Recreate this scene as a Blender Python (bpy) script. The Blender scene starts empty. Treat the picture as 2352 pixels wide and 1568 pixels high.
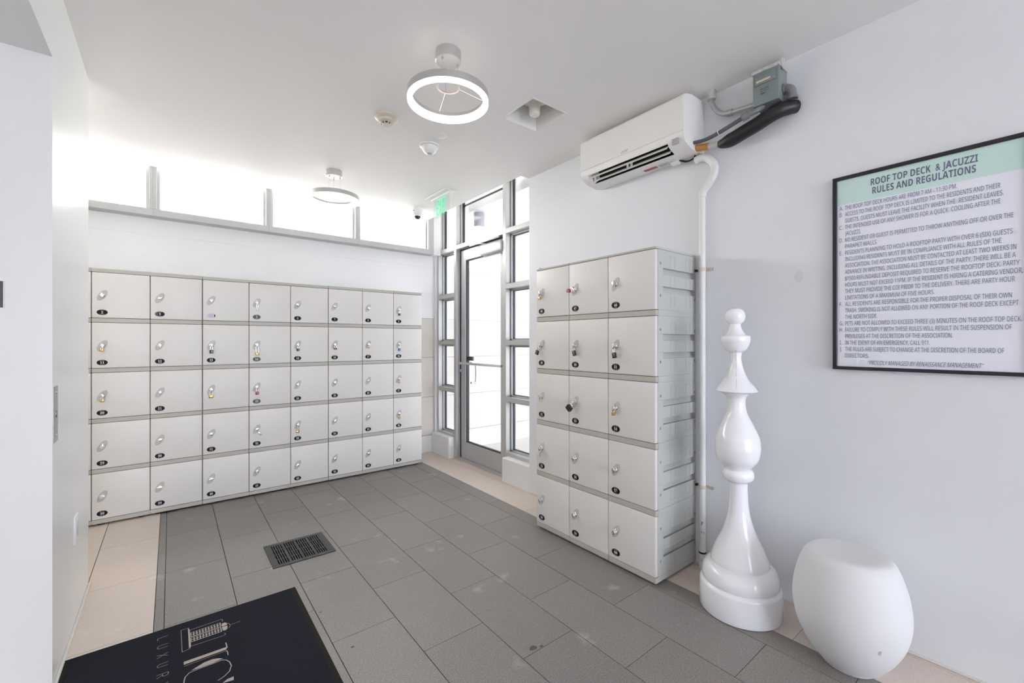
import bpy, bmesh, math, random
from mathutils import Vector, Matrix, Euler
random.seed(7)
C = bpy.context.scene.collection
PI = math.pi
XB = 2.237      # face of the wall on the right
YW = 4.26       # face of the wall behind the lockers
ZC = 2.5        # ceiling

# ------------------------------------------------------------------ materials
MATS = {}
def srgb(r, g, b):
    f = lambda c: (c / 255 / 12.92) if c <= 10 else ((c / 255 + 0.055) / 1.055) ** 2.4
    return (f(r), f(g), f(b), 1)
def mat(name, col, rough=0.5, metal=0.0, var=0.0, scale=8.0, bump=0.0, bscale=60.0, spec=0.5, emit=None, estr=0.0, coat=0.0):
    """Principled surface with procedural noise in its colour and relief."""
    if name in MATS: return MATS[name]
    m = bpy.data.materials.new(name); m.use_nodes = True
    nt = m.node_tree; b = nt.nodes['Principled BSDF']
    b.inputs['Base Color'].default_value = col
    b.inputs['Roughness'].default_value = rough
    b.inputs['Metallic'].default_value = metal
    b.inputs['Specular IOR Level'].default_value = spec
    b.inputs['Coat Weight'].default_value = coat
    if emit:
        b.inputs['Emission Color'].default_value = emit; b.inputs['Emission Strength'].default_value = estr
    tc = nt.nodes.new('ShaderNodeTexCoord')
    if var > 0:
        n = nt.nodes.new('ShaderNodeTexNoise'); n.inputs['Scale'].default_value = scale; n.inputs['Detail'].default_value = 5
        nt.links.new(tc.outputs['Object'], n.inputs['Vector'])
        mx = nt.nodes.new('ShaderNodeMix'); mx.data_type = 'RGBA'
        mx.inputs[6].default_value = tuple(c * (1 - var) for c in col[:3]) + (1,)
        mx.inputs[7].default_value = tuple(min(1, c * (1 + var)) for c in col[:3]) + (1,)
        nt.links.new(n.outputs['Fac'], mx.inputs[0]); nt.links.new(mx.outputs[2], b.inputs['Base Color'])
    if bump > 0:
        n2 = nt.nodes.new('ShaderNodeTexNoise'); n2.inputs['Scale'].default_value = bscale; n2.inputs['Detail'].default_value = 6
        nt.links.new(tc.outputs['Object'], n2.inputs['Vector'])
        bp = nt.nodes.new('ShaderNodeBump'); bp.inputs['Strength'].default_value = bump; bp.inputs['Distance'].default_value = 0.004
        nt.links.new(n2.outputs['Fac'], bp.inputs['Height']); nt.links.new(bp.outputs['Normal'], b.inputs['Normal'])
    MATS[name] = m
    return m
def stone(name, base, dark, light, speck=900.0, patch=(1, 1, 1, 1), damt=0.35):
    """Fine-grained granite: grains, pale grains, broad tint and a per-tile shade."""
    m = bpy.data.materials.new(name); m.use_nodes = True; nt = m.node_tree; b = nt.nodes['Principled BSDF']
    b.inputs['Roughness'].default_value = 0.46; b.inputs['Specular IOR Level'].default_value = 0.5
    tc = nt.nodes.new('ShaderNodeTexCoord')
    def noise(s, d=2):
        n = nt.nodes.new('ShaderNodeTexNoise'); n.inputs['Scale'].default_value = s; n.inputs['Detail'].default_value = d
        nt.links.new(tc.outputs['Object'], n.inputs['Vector']); return n
    def ramp(n, p0, p1):
        r = nt.nodes.new('ShaderNodeValToRGB'); r.color_ramp.elements[0].position = p0; r.color_ramp.elements[1].position = p1
        nt.links.new(n.outputs['Fac'], r.inputs['Fac']); return r.outputs['Color']
    def mix(fac, a, c, mode='MIX'):
        x = nt.nodes.new('ShaderNodeMix'); x.data_type = 'RGBA'; x.blend_type = mode
        if isinstance(fac, float): x.inputs[0].default_value = fac
        else: nt.links.new(fac, x.inputs[0])
        for i, v in ((6, a), (7, c)):
            if isinstance(v, tuple): x.inputs[i].default_value = v
            else: nt.links.new(v, x.inputs[i])
        return x.outputs[2]
    c0 = mix(ramp(noise(2.3, 4), 0.35, 0.7), base, tuple(base[i] * patch[i] for i in range(3)) + (1,))
    c1 = mix(ramp(noise(speck * 0.27, 1), 0.52, 0.62), c0, dark)
    c1 = mix(damt, c0, c1)
    c2 = mix(ramp(noise(speck * 0.24, 1), 0.60, 0.70), c1, light)
    c2 = mix(0.5, c1, c2)
    hue = noise(38, 3); hr = nt.nodes.new('ShaderNodeValToRGB'); hr.color_ramp.elements[0].position = .38; hr.color_ramp.elements[1].position = .62
    hr.color_ramp.elements[0].color = (0.97, 1.0, 0.975, 1); hr.color_ramp.elements[1].color = (1.03, 0.985, 0.985, 1)
    nt.links.new(hue.outputs['Fac'], hr.inputs['Fac']); c2 = mix(1.0, c2, hr.outputs['Color'], 'MULTIPLY')
    c2 = mix(ramp(noise(5.5, 6), 0.64, 0.80), c2, light)
    at = nt.nodes.new('ShaderNodeAttribute'); at.attribute_name = 'tint'
    c3 = mix(1.0, c2, at.outputs['Color'], 'MULTIPLY')
    nt.links.new(c3, b.inputs['Base Color'])
    bp = nt.nodes.new('ShaderNodeBump'); bp.inputs['Strength'].default_value = 0.12; bp.inputs['Distance'].default_value = 0.002
    nt.links.new(noise(speck * 0.3).outputs['Fac'], bp.inputs['Height']); nt.links.new(bp.outputs['Normal'], b.inputs['Normal'])
    MATS[name] = m; return m
def glassmat():
    m = bpy.data.materials.new('clear_glass'); m.use_nodes = True; nt = m.node_tree
    nt.nodes.clear(); out = nt.nodes.new('ShaderNodeOutputMaterial')
    t = nt.nodes.new('ShaderNodeBsdfTransparent'); t.inputs[0].default_value = (0.985, 0.99, 0.99, 1)
    g = nt.nodes.new('ShaderNodeBsdfGlossy'); g.inputs['Roughness'].default_value = 0.01
    lw = nt.nodes.new('ShaderNodeLayerWeight'); pw = nt.nodes.new('ShaderNodeMath'); pw.operation = 'POWER'; pw.inputs[1].default_value = 4.0
    ml = nt.nodes.new('ShaderNodeMath'); ml.operation = 'MULTIPLY_ADD'; ml.inputs[1].default_value = 0.22; ml.inputs[2].default_value = 0.006
    nt.links.new(lw.outputs['Facing'], pw.inputs[0]); nt.links.new(pw.outputs[0], ml.inputs[0])
    mx = nt.nodes.new('ShaderNodeMixShader')
    nt.links.new(ml.outputs[0], mx.inputs[0]); nt.links.new(t.outputs[0], mx.inputs[1]); nt.links.new(g.outputs[0], mx.inputs[2]); nt.links.new(mx.outputs[0], out.inputs[0])
    return m
GLASS = glassmat()
M_wall = mat('wall_paint', (0.80, 0.80, 0.80, 1), 0.55, var=0.012, scale=3, bump=0.10, bscale=140)
M_wallR = mat('stucco_paint', (0.765, 0.778, 0.80, 1), 0.55, var=0.012, scale=3, bump=0.22, bscale=110)
M_gloss = mat('gloss_paint', (0.78, 0.78, 0.77, 1), 0.28, var=0.01, scale=2, bump=0.03, bscale=30)
M_ceil = mat('ceiling_paint', (0.85, 0.835, 0.82, 1), 0.7, var=0.008, scale=2, bump=0.05, bscale=90)
M_alu = mat('anodised_aluminium', (0.50, 0.50, 0.49, 1), 0.45, 0.2, var=0.02, scale=30)
M_alud = mat('door_aluminium', (0.50, 0.50, 0.51, 1), 0.42, 0.1, var=0.02, scale=30)
M_gasket = mat('black_gasket', (0.012, 0.012, 0.016, 1), 0.5)
M_panel = mat('cream_cladding', (0.65, 0.605, 0.555, 1), 0.7, var=0.04, scale=9, bump=0.08, bscale=80)
M_joint = mat('joint_mortar', (0.42, 0.39, 0.36, 1), 0.9)
M_white = mat('white_plastic', (0.82, 0.82, 0.80, 1), 0.35, var=0.006)
M_door = mat('locker_door_plastic', (0.72, 0.695, 0.665, 1), 0.42, var=0.012, scale=2.5, bump=0.03, bscale=220)
M_rail = mat('locker_rail_plastic', (0.47, 0.455, 0.405, 1), 0.5, var=0.02, scale=5)
M_side = mat('locker_side_plastic', (0.50, 0.51, 0.49, 1), 0.45, var=0.015, scale=3, bump=0.03, bscale=200)
M_core = mat('locker_gap_shade', (0.05, 0.05, 0.048, 1), 0.8)  # near-black paints recess shade into the gaps between lockers
M_plate = mat('lock_plate_plastic', (0.50, 0.495, 0.46, 1), 0.4, var=0.01)
M_chrome = mat('chrome', (0.86, 0.86, 0.88, 1), 0.12, 1.0)
M_steel = mat('steel', (0.72, 0.72, 0.72, 1), 0.25, 1.0)
M_badge = mat('black_badge', (0.006, 0.006, 0.006, 1), 0.5, spec=.2)
M_badgew = mat('badge_worn_patch', (0.075, 0.075, 0.077, 1), 0.5)
M_digit = mat('badge_white', (0.85, 0.85, 0.85, 1), 0.5)
M_glue = mat('old_glue', (0.50, 0.48, 0.56, 1), 0.4, var=0.08, scale=120)
M_pencil = mat('pencil_line', (0.52, 0.44, 0.42, 1), 0.7)
M_brass = mat('brass', (0.62, 0.41, 0.13, 1), 0.28, 0.85, var=0.08, scale=60)
M_blackp = mat('black_plastic', (0.012, 0.012, 0.013, 1), 0.35)
M_silver = mat('satin_silver', (0.60, 0.59, 0.58, 1), 0.36, 0.75, var=0.02, scale=20)

# ------------------------------------------------------------------ mesh helpers
def NB(): return bmesh.new()
def obj(name, bm, mats, parent=None, smooth=False, angle=40):
    me = bpy.data.meshes.new(name)
    bm.normal_update(); bm.to_mesh(me); bm.free()
    for m in (mats if isinstance(mats, (list, tuple)) else [mats]): me.materials.append(m)
    if smooth:
        me.shade_smooth()
        try: me.set_sharp_from_angle(angle=math.radians(angle))
        except Exception: pass
    o = bpy.data.objects.new(name, me); C.objects.link(o)
    if parent: o.parent = parent
    return o
def tag(o, label, cat, group=None):
    o['label'] = label; o['category'] = cat
    if group: o['group'] = group
    return o
def struct(o):
    o['kind'] = 'structure'; return o
def thing(name, label, cat, loc=(0, 0, 0), rotz=0.0, group=None):
    o = bpy.data.objects.new(name, None); C.objects.link(o); o.empty_display_size = 0.1
    o.location = loc; o.rotation_euler = (0, 0, rotz)
    return tag(o, label, cat, group)
def box(bm, a, b, bev=0.0, mi=0, M=None, seg=2):
    a = Vector(a); b = Vector(b); r = bmesh.ops.create_cube(bm, size=1.0); vs = r['verts']
    s = b - a; c = (a + b) / 2
    for v in vs: v.co = Vector((v.co.x * s.x, v.co.y * s.y, v.co.z * s.z)) + c
    fs = set(f for v in vs for f in v.link_faces)
    if bev > 0:
        es = list(set(e for v in vs for e in v.link_edges))
        rr = bmesh.ops.bevel(bm, geom=es, offset=bev, segments=seg, affect='EDGES', profile=0.5)
        fs = set(f for v in rr['verts'] for f in v.link_faces)
        vs = list(set(v for f in fs for v in f.verts))
    for f in fs: f.material_index = mi
    if M is not None: bmesh.ops.transform(bm, matrix=M, verts=vs)
    return vs
def frame_of(d):
    d = d.normalized(); up = Vector((0, 0, 1)) if abs(d.z) < 0.95 else Vector((1, 0, 0))
    x = d.cross(up).normalized(); return x, d.cross(x).normalized()
def loft(bm, rings, mi=0, caps=True, closed=True):
    R = [[bm.verts.new(p) for p in r] for r in rings]; n = len(R[0]); out = []
    for i in range(len(R) - 1):
        for k in range(n if closed else n - 1):
            k2 = (k + 1) % n
            f = bm.faces.new((R[i][k], R[i][k2], R[i + 1][k2], R[i + 1][k])); f.material_index = mi; out.append(f)
    if caps:
        for r in (R[0][::-1], R[-1]):
            f = bm.faces.new(r); f.material_index = mi; out.append(f)
    bmesh.ops.recalc_face_normals(bm, faces=out)
    return out
def cyl(bm, p0, p1, r0, r1=None, n=24, mi=0):
    p0 = Vector(p0); p1 = Vector(p1); r1 = r0 if r1 is None else r1
    x, y = frame_of(p1 - p0)
    ring = lambda p, r: [p + x * (r * math.cos(2 * PI * k / n)) + y * (r * math.sin(2 * PI * k / n)) for k in range(n)]
    return loft(bm, [ring(p0, r0), ring(p1, r1)], mi)
def spline(pts, sub=6):
    P = [Vector(p) for p in pts]; out = []
    for i in range(len(P) - 1):
        p0 = P[max(i - 1, 0)]; p1 = P[i]; p2 = P[i + 1]; p3 = P[min(i + 2, len(P) - 1)]
        for k in range(sub):
            t = k / sub
            out.append(0.5 * ((2 * p1) + (p2 - p0) * t + (2 * p0 - 5 * p1 + 4 * p2 - p3) * t * t + (3 * p1 - p0 - 3 * p2 + p3) * t ** 3))
    out.append(P[-1]); return out
def tube(bm, pts, r, n=12, mi=0, smooth=6):
    P = spline(pts, smooth) if smooth else [Vector(p) for p in pts]
    rad = (lambda t: r) if not callable(r) else r
    x = None; rings = []
    for i, p in enumerate(P):
        d = (P[min(i + 1, len(P) - 1)] - P[max(i - 1, 0)]).normalized()
        if x is None: x, y = frame_of(d)
        x = (x - d * x.dot(d)).normalized(); y = d.cross(x); rr = rad(i / (len(P) - 1))
        rings.append([p + x * (rr * math.cos(2 * PI * k / n)) + y * (rr * math.sin(2 * PI * k / n)) for k in range(n)])
    return loft(bm, rings, mi)
def lathe(bm, prof, o=(0, 0, 0), n=48, mi=0, M=None):
    """prof: (radius, z) from bottom to top."""
    o = Vector(o)
    rings = [[o + Vector((max(r, 1e-4) * math.cos(2 * PI * k / n), max(r, 1e-4) * math.sin(2 * PI * k / n), z)) for k in range(n)] for r, z in prof]
    if M is not None: rings = [[M @ p for p in r] for r in rings]
    return loft(bm, rings, mi)
def smooth_prof(pts, sub=5):
    P = spline([(r, 0, z) for r, z in pts], sub); return [(max(p.x, 1e-4), p.z) for p in P]
def ngon(bm, pts, mi=0, up=None):
    vs = [bm.verts.new(p) for p in pts]; f = bm.faces.new(vs); f.material_index = mi
    f.normal_update()
    if up is not None and f.normal.dot(Vector(up)) < 0: f.normal_flip()
    return f
def extrude_poly(bm, pts, M, z0, z1, mi=0):
    """flat outline (x, y) given thickness z0..z1, placed by M."""
    return loft(bm, [[M @ Vector((x, y, z)) for x, y in pts] for z in (z0, z1)], mi)
_TXT = {}
def text_geo(s, extr=0.0, off=0.0):
    key = (s, extr, off)
    if key not in _TXT:
        cu = bpy.data.curves.new('t', 'FONT'); cu.body = s; cu.size = 1.0; cu.extrude = extr; cu.offset = off; cu.resolution_u = 3
        o = bpy.data.objects.new('t', cu); C.objects.link(o); bpy.context.view_layer.update()
        me = bpy.data.meshes.new_from_object(o.evaluated_get(bpy.context.evaluated_depsgraph_get()))
        vs = [v.co.copy() for v in me.vertices]; fs = [tuple(p.vertices) for p in me.polygons]
        bpy.data.objects.remove(o); bpy.data.curves.remove(cu); bpy.data.meshes.remove(me)
        xs = [v.x for v in vs] or [0]; ys = [v.y for v in vs] or [0]
        _TXT[key] = (vs, fs, min(xs), max(xs), min(ys), max(ys))
    return _TXT[key]
def put_text(bm, s, M, height=None, width=None, align='L', cap=None, shear=0.0, mi=0, off=0.0, xs=None):
    """M maps the text plane to space; height is the capital height, width the length of the run."""
    vs, fs, x0, x1, y0, y1 = text_geo(s, 0.0, off)
    ch = 0.71 if cap is None else cap
    sy = height / ch; sx = xs * sy if xs else (width / (x1 - x0) if width else sy)
    ox = {'L': -x0, 'C': -(x0 + x1) / 2, 'R': -x1}[align]
    nv = [bm.verts.new(M @ Vector(((v.x + ox) * sx + shear * v.y * sy, v.y * sy, 0))) for v in vs]
    for f in fs:
        try:
            ff = bm.faces.new([nv[i] for i in f]); ff.material_index = mi
        except ValueError: pass
def sans(s, bold=False):
    o = ''
    for c in s:
        if 'A' <= c <= 'Z': o += chr((0x1D5D4 if bold else 0x1D5A0) + ord(c) - 65)
        elif '0' <= c <= '9': o += chr((0x1D7EC if bold else 0x1D7E2) + ord(c) - 48)
        else: o += c
    return o
def serif_digits(s): return ''.join(chr(0x1D7CE + int(c)) for c in s)
def basis(o, x, y):
    x = Vector(x); y = Vector(y); z = x.cross(y)
    return Matrix(((x.x, y.x, z.x, o[0]), (x.y, y.y, z.y, o[1]), (x.z, y.z, z.z, o[2]), (0, 0, 0, 1)))
def on_right_wall(y, z, x=XB): return basis((x, y, z), (0, -1, 0), (0, 0, 1))
def copy_tree(o, parent=None):
    c = o.copy(); C.objects.link(c)
    if parent: c.parent = parent
    for ch in list(o.children): copy_tree(ch, c)
    return c
def split_rects(rects, hole):
    """axis-aligned rectangles (x0,y0,x1,y1) minus a hole."""
    hx0, hy0, hx1, hy1 = hole; out = []
    for r in rects:
        x0, y0, x1, y1 = r[:4]
        if x1 <= hx0 or x0 >= hx1 or y1 <= hy0 or y0 >= hy1: out.append(r); continue
        rest = tuple(r[4:])
        if x0 < hx0: out.append((x0, y0, hx0, y1) + rest)
        if x1 > hx1: out.append((hx1, y0, x1, y1) + rest)
        a, b = max(x0, hx0), min(x1, hx1)
        if y0 < hy0: out.append((a, y0, b, hy0) + rest)
        if y1 > hy1: out.append((a, hy1, b, y1) + rest)
    return out

# ------------------------------------------------------------------ floor
GR = (0.422, 2.567, 0.743, 2.878)       # drain opening
M_grey = stone('grey_granite', (0.235, 0.224, 0.217, 1), (0.085, 0.08, 0.077, 1), (0.46, 0.445, 0.43, 1), 1100, (1.10, 1.04, 1.0, 1), 0.62)
M_cream = stone('cream_granite', (0.68, 0.605, 0.55, 1), (0.44, 0.39, 0.34, 1), (0.78, 0.72, 0.66, 1), 900, (1.04, 0.98, 0.94, 1), 0.35)
M_grout = mat('floor_joint', (0.045, 0.042, 0.04, 1), 0.95)
M_pit = mat('drain_pit', (0.012, 0.012, 0.012, 1), 0.9)
M_stain = mat('floor_stain', (0.085, 0.08, 0.05, 1), 0.6)
tiles = []
def tile(x0, y0, x1, y1, mi, g=0.0016): tiles.append((x0 + g, y0 + g * 0.7, x1 - g, y1 - g * 0.7, mi, 1 + random.uniform(-0.045, 0.045), random.uniform(-0.015, 0.015)))
cols = [-0.024, 0.237, 0.503, 0.768, 1.045, 1.310, 1.582, 1.850]
for i in range(7):
    off = 1.7925 if i % 2 == 0 else 1.523
    k = -9
    while off + 0.5385 * k < YW:
        y0 = max(off + 0.5385 * k, -3.0); y1 = min(off + 0.5385 * (k + 1), YW)
        if y1 > y0: tile(cols[i], y0, cols[i + 1], y1, 0)
        k += 1
for ys, x0, x1, mi in (((-3.0, -0.1, 0.44, 0.986, 2.615, YW), 1.850, 1.962, 0), ((-3, -1.2, 1.0, 1.53, 2.06, 2.60, 3.15, 3.69, YW), -0.058, -0.024, 0)):
    for a, b in zip(ys, ys[1:]): tile(x0, a, x1, b, mi, 0.0012)
for a, b in zip([-3 + 0.0] + [0.66 + 0.5615 * k for k in range(-4, 6)] + [4.03], [0.66 + 0.5615 * k for k in range(-4, 6)] + [4.03, YW]):
    if b > a: tile(1.962, a, 2.216, b, 1, 0.0012); tile(2.216, a, 2.44, b, 1, 0.001)
for c0, c1 in ((-0.325, -0.058), (-0.86, -0.325), (-1.4, -0.86), (-1.94, -1.4), (-2.5, -1.94)):
    ys = [-3, -1.4, -0.85, -0.3, 0.25, 0.8, 1.35, 1.9, 2.335, 2.885, 3.43, 3.98, YW]
    for a, b in zip(ys, ys[1:]): tile(c0, a, c1, b, 1, 0.0016)
tiles = split_rects(tiles, GR)
bm = NB(); lay = bm.loops.layers.float_color.new('tint')
for x0, y0, x1, y1, mi, t, w in tiles:
    f = ngon(bm, [(x0, y0, 0), (x1, y0, 0), (x1, y1, 0), (x0, y1, 0)], mi, (0, 0, 1))
    for l in f.loops: l[lay] = (t + w, t, t - w, 1)
    # short skirts down to the joint bed
    vs = [v.co.copy() for v in f.verts]
    for a, b in zip(vs, vs[1:] + vs[:1]):
        g = ngon(bm, [a, b, b - Vector((0, 0, .004)), a - Vector((0, 0, .004))], mi)
        for l in g.loops: l[lay] = (t, t, t, 1)
for x0, y0, x1, y1 in split_rects([(-2.6, -3.1, 2.46, 4.4)], GR):
    box(bm, (x0, y0, -0.08), (x1, y1, -0.004), mi=2)
box(bm, (GR[0], GR[1], -0.2), (GR[2], GR[3], -0.19), mi=3)
for a, b in (((GR[0] - .01, GR[1]), (GR[0], GR[3])), ((GR[2], GR[1]), (GR[2] + .01, GR[3])), ((GR[0], GR[1] - .01), (GR[2], GR[1])), ((GR[0], GR[3]), (GR[2], GR[3] + .01))):
    box(bm, (a[0], a[1], -0.2), (b[0], b[1], -0.0045), mi=3)
for cx, cy, r in ((1.113, 1.275, 0.016), (1.145, 1.262, 0.008), (0.52, 2.03, 0.006), (0.56, 1.72, 0.007)):
    ngon(bm, [(cx + r * 1.3 * math.cos(a) * (1 + .2 * math.sin(3 * a + cx * 9)) * .8, cy + r * .75 * math.sin(a), 0.0004) for a in [2 * PI * k / 14 for k in range(14)]], 4, (0, 0, 1))
box(bm, (-2.6, -4.9, -0.08), (2.46, -3.0, 0.0), mi=5)
struct(obj('floor', bm, [M_grey, M_cream, M_grout, M_pit, M_stain, mat('plain_floor', (0.34, 0.325, 0.31, 1), 0.6, var=.05)]))

# ------------------------------------------------------------------ ceiling
RL = (1.512, 1.731, 1.767, 1.992)        # opening of the recessed light
bm = NB()
rects = split_rects([(-2.5, -4.9, 2.15, 4.162), (2.15, -4.9, XB, 2.605)], RL)
rects = split_rects(rects, (-2.5, -4.9, -0.32, 2.152))
for r in rects: box(bm, (r[0], r[1], ZC), (r[2], r[3], ZC + 0.03))
struct(obj('ceiling', bm, M_ceil))
bm = NB(); box(bm, (-2.6, -4.9, 2.80), (2.46, 4.32, 2.90)); struct(obj('ceiling_light_block', bm, M_ceil))  # roof slab added out of view to stop sky light leaking in
bm = NB(); box(bm, (-2.6, -4.9, 2.185), (-0.5, 2.152, 2.80)); struct(obj('ceiling_lower', bm, M_ceil))

# ------------------------------------------------------------------ walls
bm = NB()
box(bm, (XB, -4.9, -0.02), (XB + 0.2, 2.607, 2.80))
struct(obj('wall_right', bm, M_wallR))
bm = NB()
ngon(bm, [(XB - .0006, .726 + .019 * math.cos(a), 1.496 + .026 * math.sin(a)) for a in [2 * PI * k / 24 for k in range(24)]], 0, (-1, 0, 0))
struct(obj('trim_1', bm, mat('filler_patch', (0.70, 0.705, 0.72, 1), 0.7)))
# wall behind the lockers: white above, cream cladding below, running on outside as a parapet
bm = NB()
box(bm, (-2.6, YW, 2.0142), (2.297, YW + 0.2, 2.137))
box(bm, (-2.6, YW + .003, 1.457), (6.5, YW + 0.2, 2.014))
for x0, x1 in ((-2.6, -0.4), (-0.398, 2.6), (2.603, 4.6), (4.603, 6.5)):
    for a, b in ((0.185, 0.597), (0.602, 1.028), (1.033, 1.452)): box(bm, (x0, YW + .001, a), (x1, YW + 0.19, b), 0.0015, 1, seg=1)
box(bm, (-2.6, YW + .006, -0.05), (6.5, YW + 0.18, 2.0), mi=2)
struct(obj('wall_back', bm, [M_wall, M_panel, M_joint]))
bm = NB(); box(bm, (-2.6, YW - .012, 0), (2.237, YW, 0.18), 0.002); box(bm, (2.42, YW - .012, -0.03), (6.5, YW, 0.18)); struct(obj('baseboard_back', bm, M_wall))
bm = NB(); box(bm, (-2.6, -4.9, -0.02), (-0.75, -4.7, 2.80)); box(bm, (1.9, -4.9, -0.02), (2.237, -4.7, 2.80)); box(bm, (-0.75, -4.9, 2.42), (1.9, -4.7, 2.80)); struct(obj('wall_front', bm, M_wall))  # unseen rear wall, its assumed opening sized to balance the light
# pier and nook on the left
bm = NB(); box(bm, (-2.6, 2.152, -0.02), (-0.322, 2.975, 2.80)); box(bm, (-0.5, -4.9, 2.185), (-0.322, 2.152, 2.80)); struct(obj('wall_left', bm, M_gloss))
bm = NB(); box(bm, (-2.7, -4.9, -0.02), (-2.6, 4.3, 2.80)); struct(obj('wall_far_left', bm, M_wall))
bm = NB()
box(bm, (-0.322, 2.155, 0.0), (-0.312, 2.975, 0.012), 0.003); box(bm, (XB - .009, -4.6, 0.0), (XB, 2.6, 0.009), 0.003)
struct(obj('trim_2', bm, mat('caulk', (0.68, 0.66, 0.63, 1), 0.7, var=0.05, scale=40)))
# low curbs under the sidelights
bm = NB(); box(bm, (2.237, 3.878, -0.02), (2.44, YW, 0.215), 0.012, seg=3); struct(obj('trim_3', bm, M_wall))
bm = NB(); box(bm, (2.237, 2.600, -0.02), (2.44, 2.972, 0.205), 0.010, seg=3); struct(obj('trim_4', bm, M_wall))

# ------------------------------------------------------------------ clerestory windows
def pane(name, a, b, parent):
    bm = NB(); box(bm, a, b); return obj(name, bm, GLASS, parent)
cx = [-2.37, -1.615, -0.861, -0.107, 0.652, 1.402, 2.186]
for i in range(6):
    a, b = cx[i], cx[i + 1]; bm = NB()
    box(bm, (a, 4.156, 2.137), (b, 4.27, 2.187), 0.0015, seg=1)
    box(bm, (a, 4.19, 2.187), (b, 4.26, 2.197))
    box(bm, (a, 4.17, 2.69), (b, 4.27, 2.74))
    hw = 0.022
    for x, s in ((a, 1), (b, -1)):
        x1 = x + s * (0.036 if (i == 5 and s < 0) else hw)
        box(bm, (min(x, x1), 4.156, 2.187), (max(x, x1), 4.27, 2.69), 0.0012, seg=1)
        x2 = x1 + s * 0.018
        box(bm, (min(x1, x2), 4.19, 2.187), (max(x1, x2), 4.262, 2.69))
    if i == 5: box(bm, (b, 4.156, 2.137), (b + .03, 4.27, 2.74))
    w = struct(obj('window_%d' % (i + 1), bm, M_alu))
    pane('pane', (a + .03, 4.222, 2.187), (b - .03, 4.23, 2.69), w)
    gb = NB()
    for x in (a + hw + .016, b - hw - .020): box(gb, (x, 4.216, 2.197), (x + .004, 4.236, 2.69))
    obj('gasket', gb, M_gasket, w)
bm = NB(); box(bm, (2.216, 4.158, 2.137), (2.30, 4.30, 2.80)); box(bm, (2.275, 4.235, 0.215), (2.30, 4.30, 2.14)); struct(obj('trim_5', bm, M_wall))

# ------------------------------------------------------------------ storefront by the door
FX0, FX1, GX = 2.300, 2.412, 2.378
def bar(bm, y0, y1, z0, z1, x0=FX0, x1=FX1): box(bm, (x0, y0, z0), (x1, y1, z1), 0.0012, seg=1)
TR = ((0.195, 0.235), (0.676, 0.716), (1.171, 1.211), (1.665, 1.707), (2.151, 2.193))
def sidelight(n, y0, y1, jl, jr, top=2.74):
    """y0 < y1; jl / jr: widths of the uprights at y1 / y0."""
    bm = NB(); gk = NB()
    if jr: bar(bm, y0, y0 + jr, 0.195, top)
    if jl: bar(bm, y1 - jl, y1, 0.195, top)
    bar(bm, y0, y1, top - 0.05, top)
    ia, ib = y0 + jr, y1 - jl
    for a, b in TR: bar(bm, ia, ib, a, b)
    zs = [t for t in TR] + [(top - 0.05, top)]; w = None; cells = []
    for (a, b), (c, d) in zip(zs, zs[1:]): cells.append((b, c))
    for a, b in cells:      # glazing stops set back from the face, then the black gasket
        for z0, z1 in ((a, a + .014), (b - .014, b)): box(bm, (2.352, ia, z0), (2.405, ib, z1))
        for u0, u1 in ((ia, ia + .012), (ib - .016, ib)): box(bm, (2.352, u0, a), (2.405, u1, b))
        for u0, u1 in ((ia + .012, ia + .016), (ib - .021, ib - .016)): box(gk, (2.366, u0, a + .014), (2.390, u1, b - .014))
        for z0, z1 in ((a + .014, a + .018), (b - .018, b - .014)): box(gk, (2.366, ia + .012, z0), (2.390, ib - .016, z1))
    w = struct(obj('window_%d' % n, bm, M_alu))
    obj('gasket', gk, M_gasket, w)
    for a, b in cells: pane('pane', (GX - .003, ia + .008, a + .010), (GX + .003, ib - .008, b - .010), w)
    return w
sidelight(7, 3.880, 4.236, 0.03, 0.0)
sidelight(8, 2.600, 2.995, 0.0, 0.04)
# transom light over the door with the two door posts
bm = NB(); gk = NB()
bar(bm, 2.995, 3.040, 0.0, 2.74); bar(bm, 3.832, 3.880, 0.0, 2.74)
bar(bm, 3.040, 3.832, 2.151, 2.193); bar(bm, 3.040, 3.832, 2.69, 2.74)
box(bm, (2.352, 3.04, 2.193), (2.405, 3.052, 2.69)); box(bm, (2.352, 3.814, 2.193), (2.405, 3.832, 2.69)); box(bm, (2.352, 3.04, 2.193), (2.405, 3.832, 2.207))
for u0, u1 in ((3.052, 3.056), (3.808, 3.814)): box(gk, (2.366, u0, 2.207), (2.390, u1, 2.69))
box(gk, (2.366, 3.052, 2.60), (2.390, 3.814, 2.606))
# door stops
box(bm, (2.395, 3.04, 0.0), (2.412, 3.055, 2.151)); box(bm, (2.395, 3.817, 0.0), (2.412, 3.832, 2.151)); box(bm, (2.395, 3.04, 2.13), (2.412, 3.832, 2.151))
w = struct(obj('window_9', bm, M_alu)); obj('gasket', gk, M_gasket, w); pane('pane', (GX - .003, 3.046, 2.200), (GX + .003, 3.826, 2.692), w)
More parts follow.
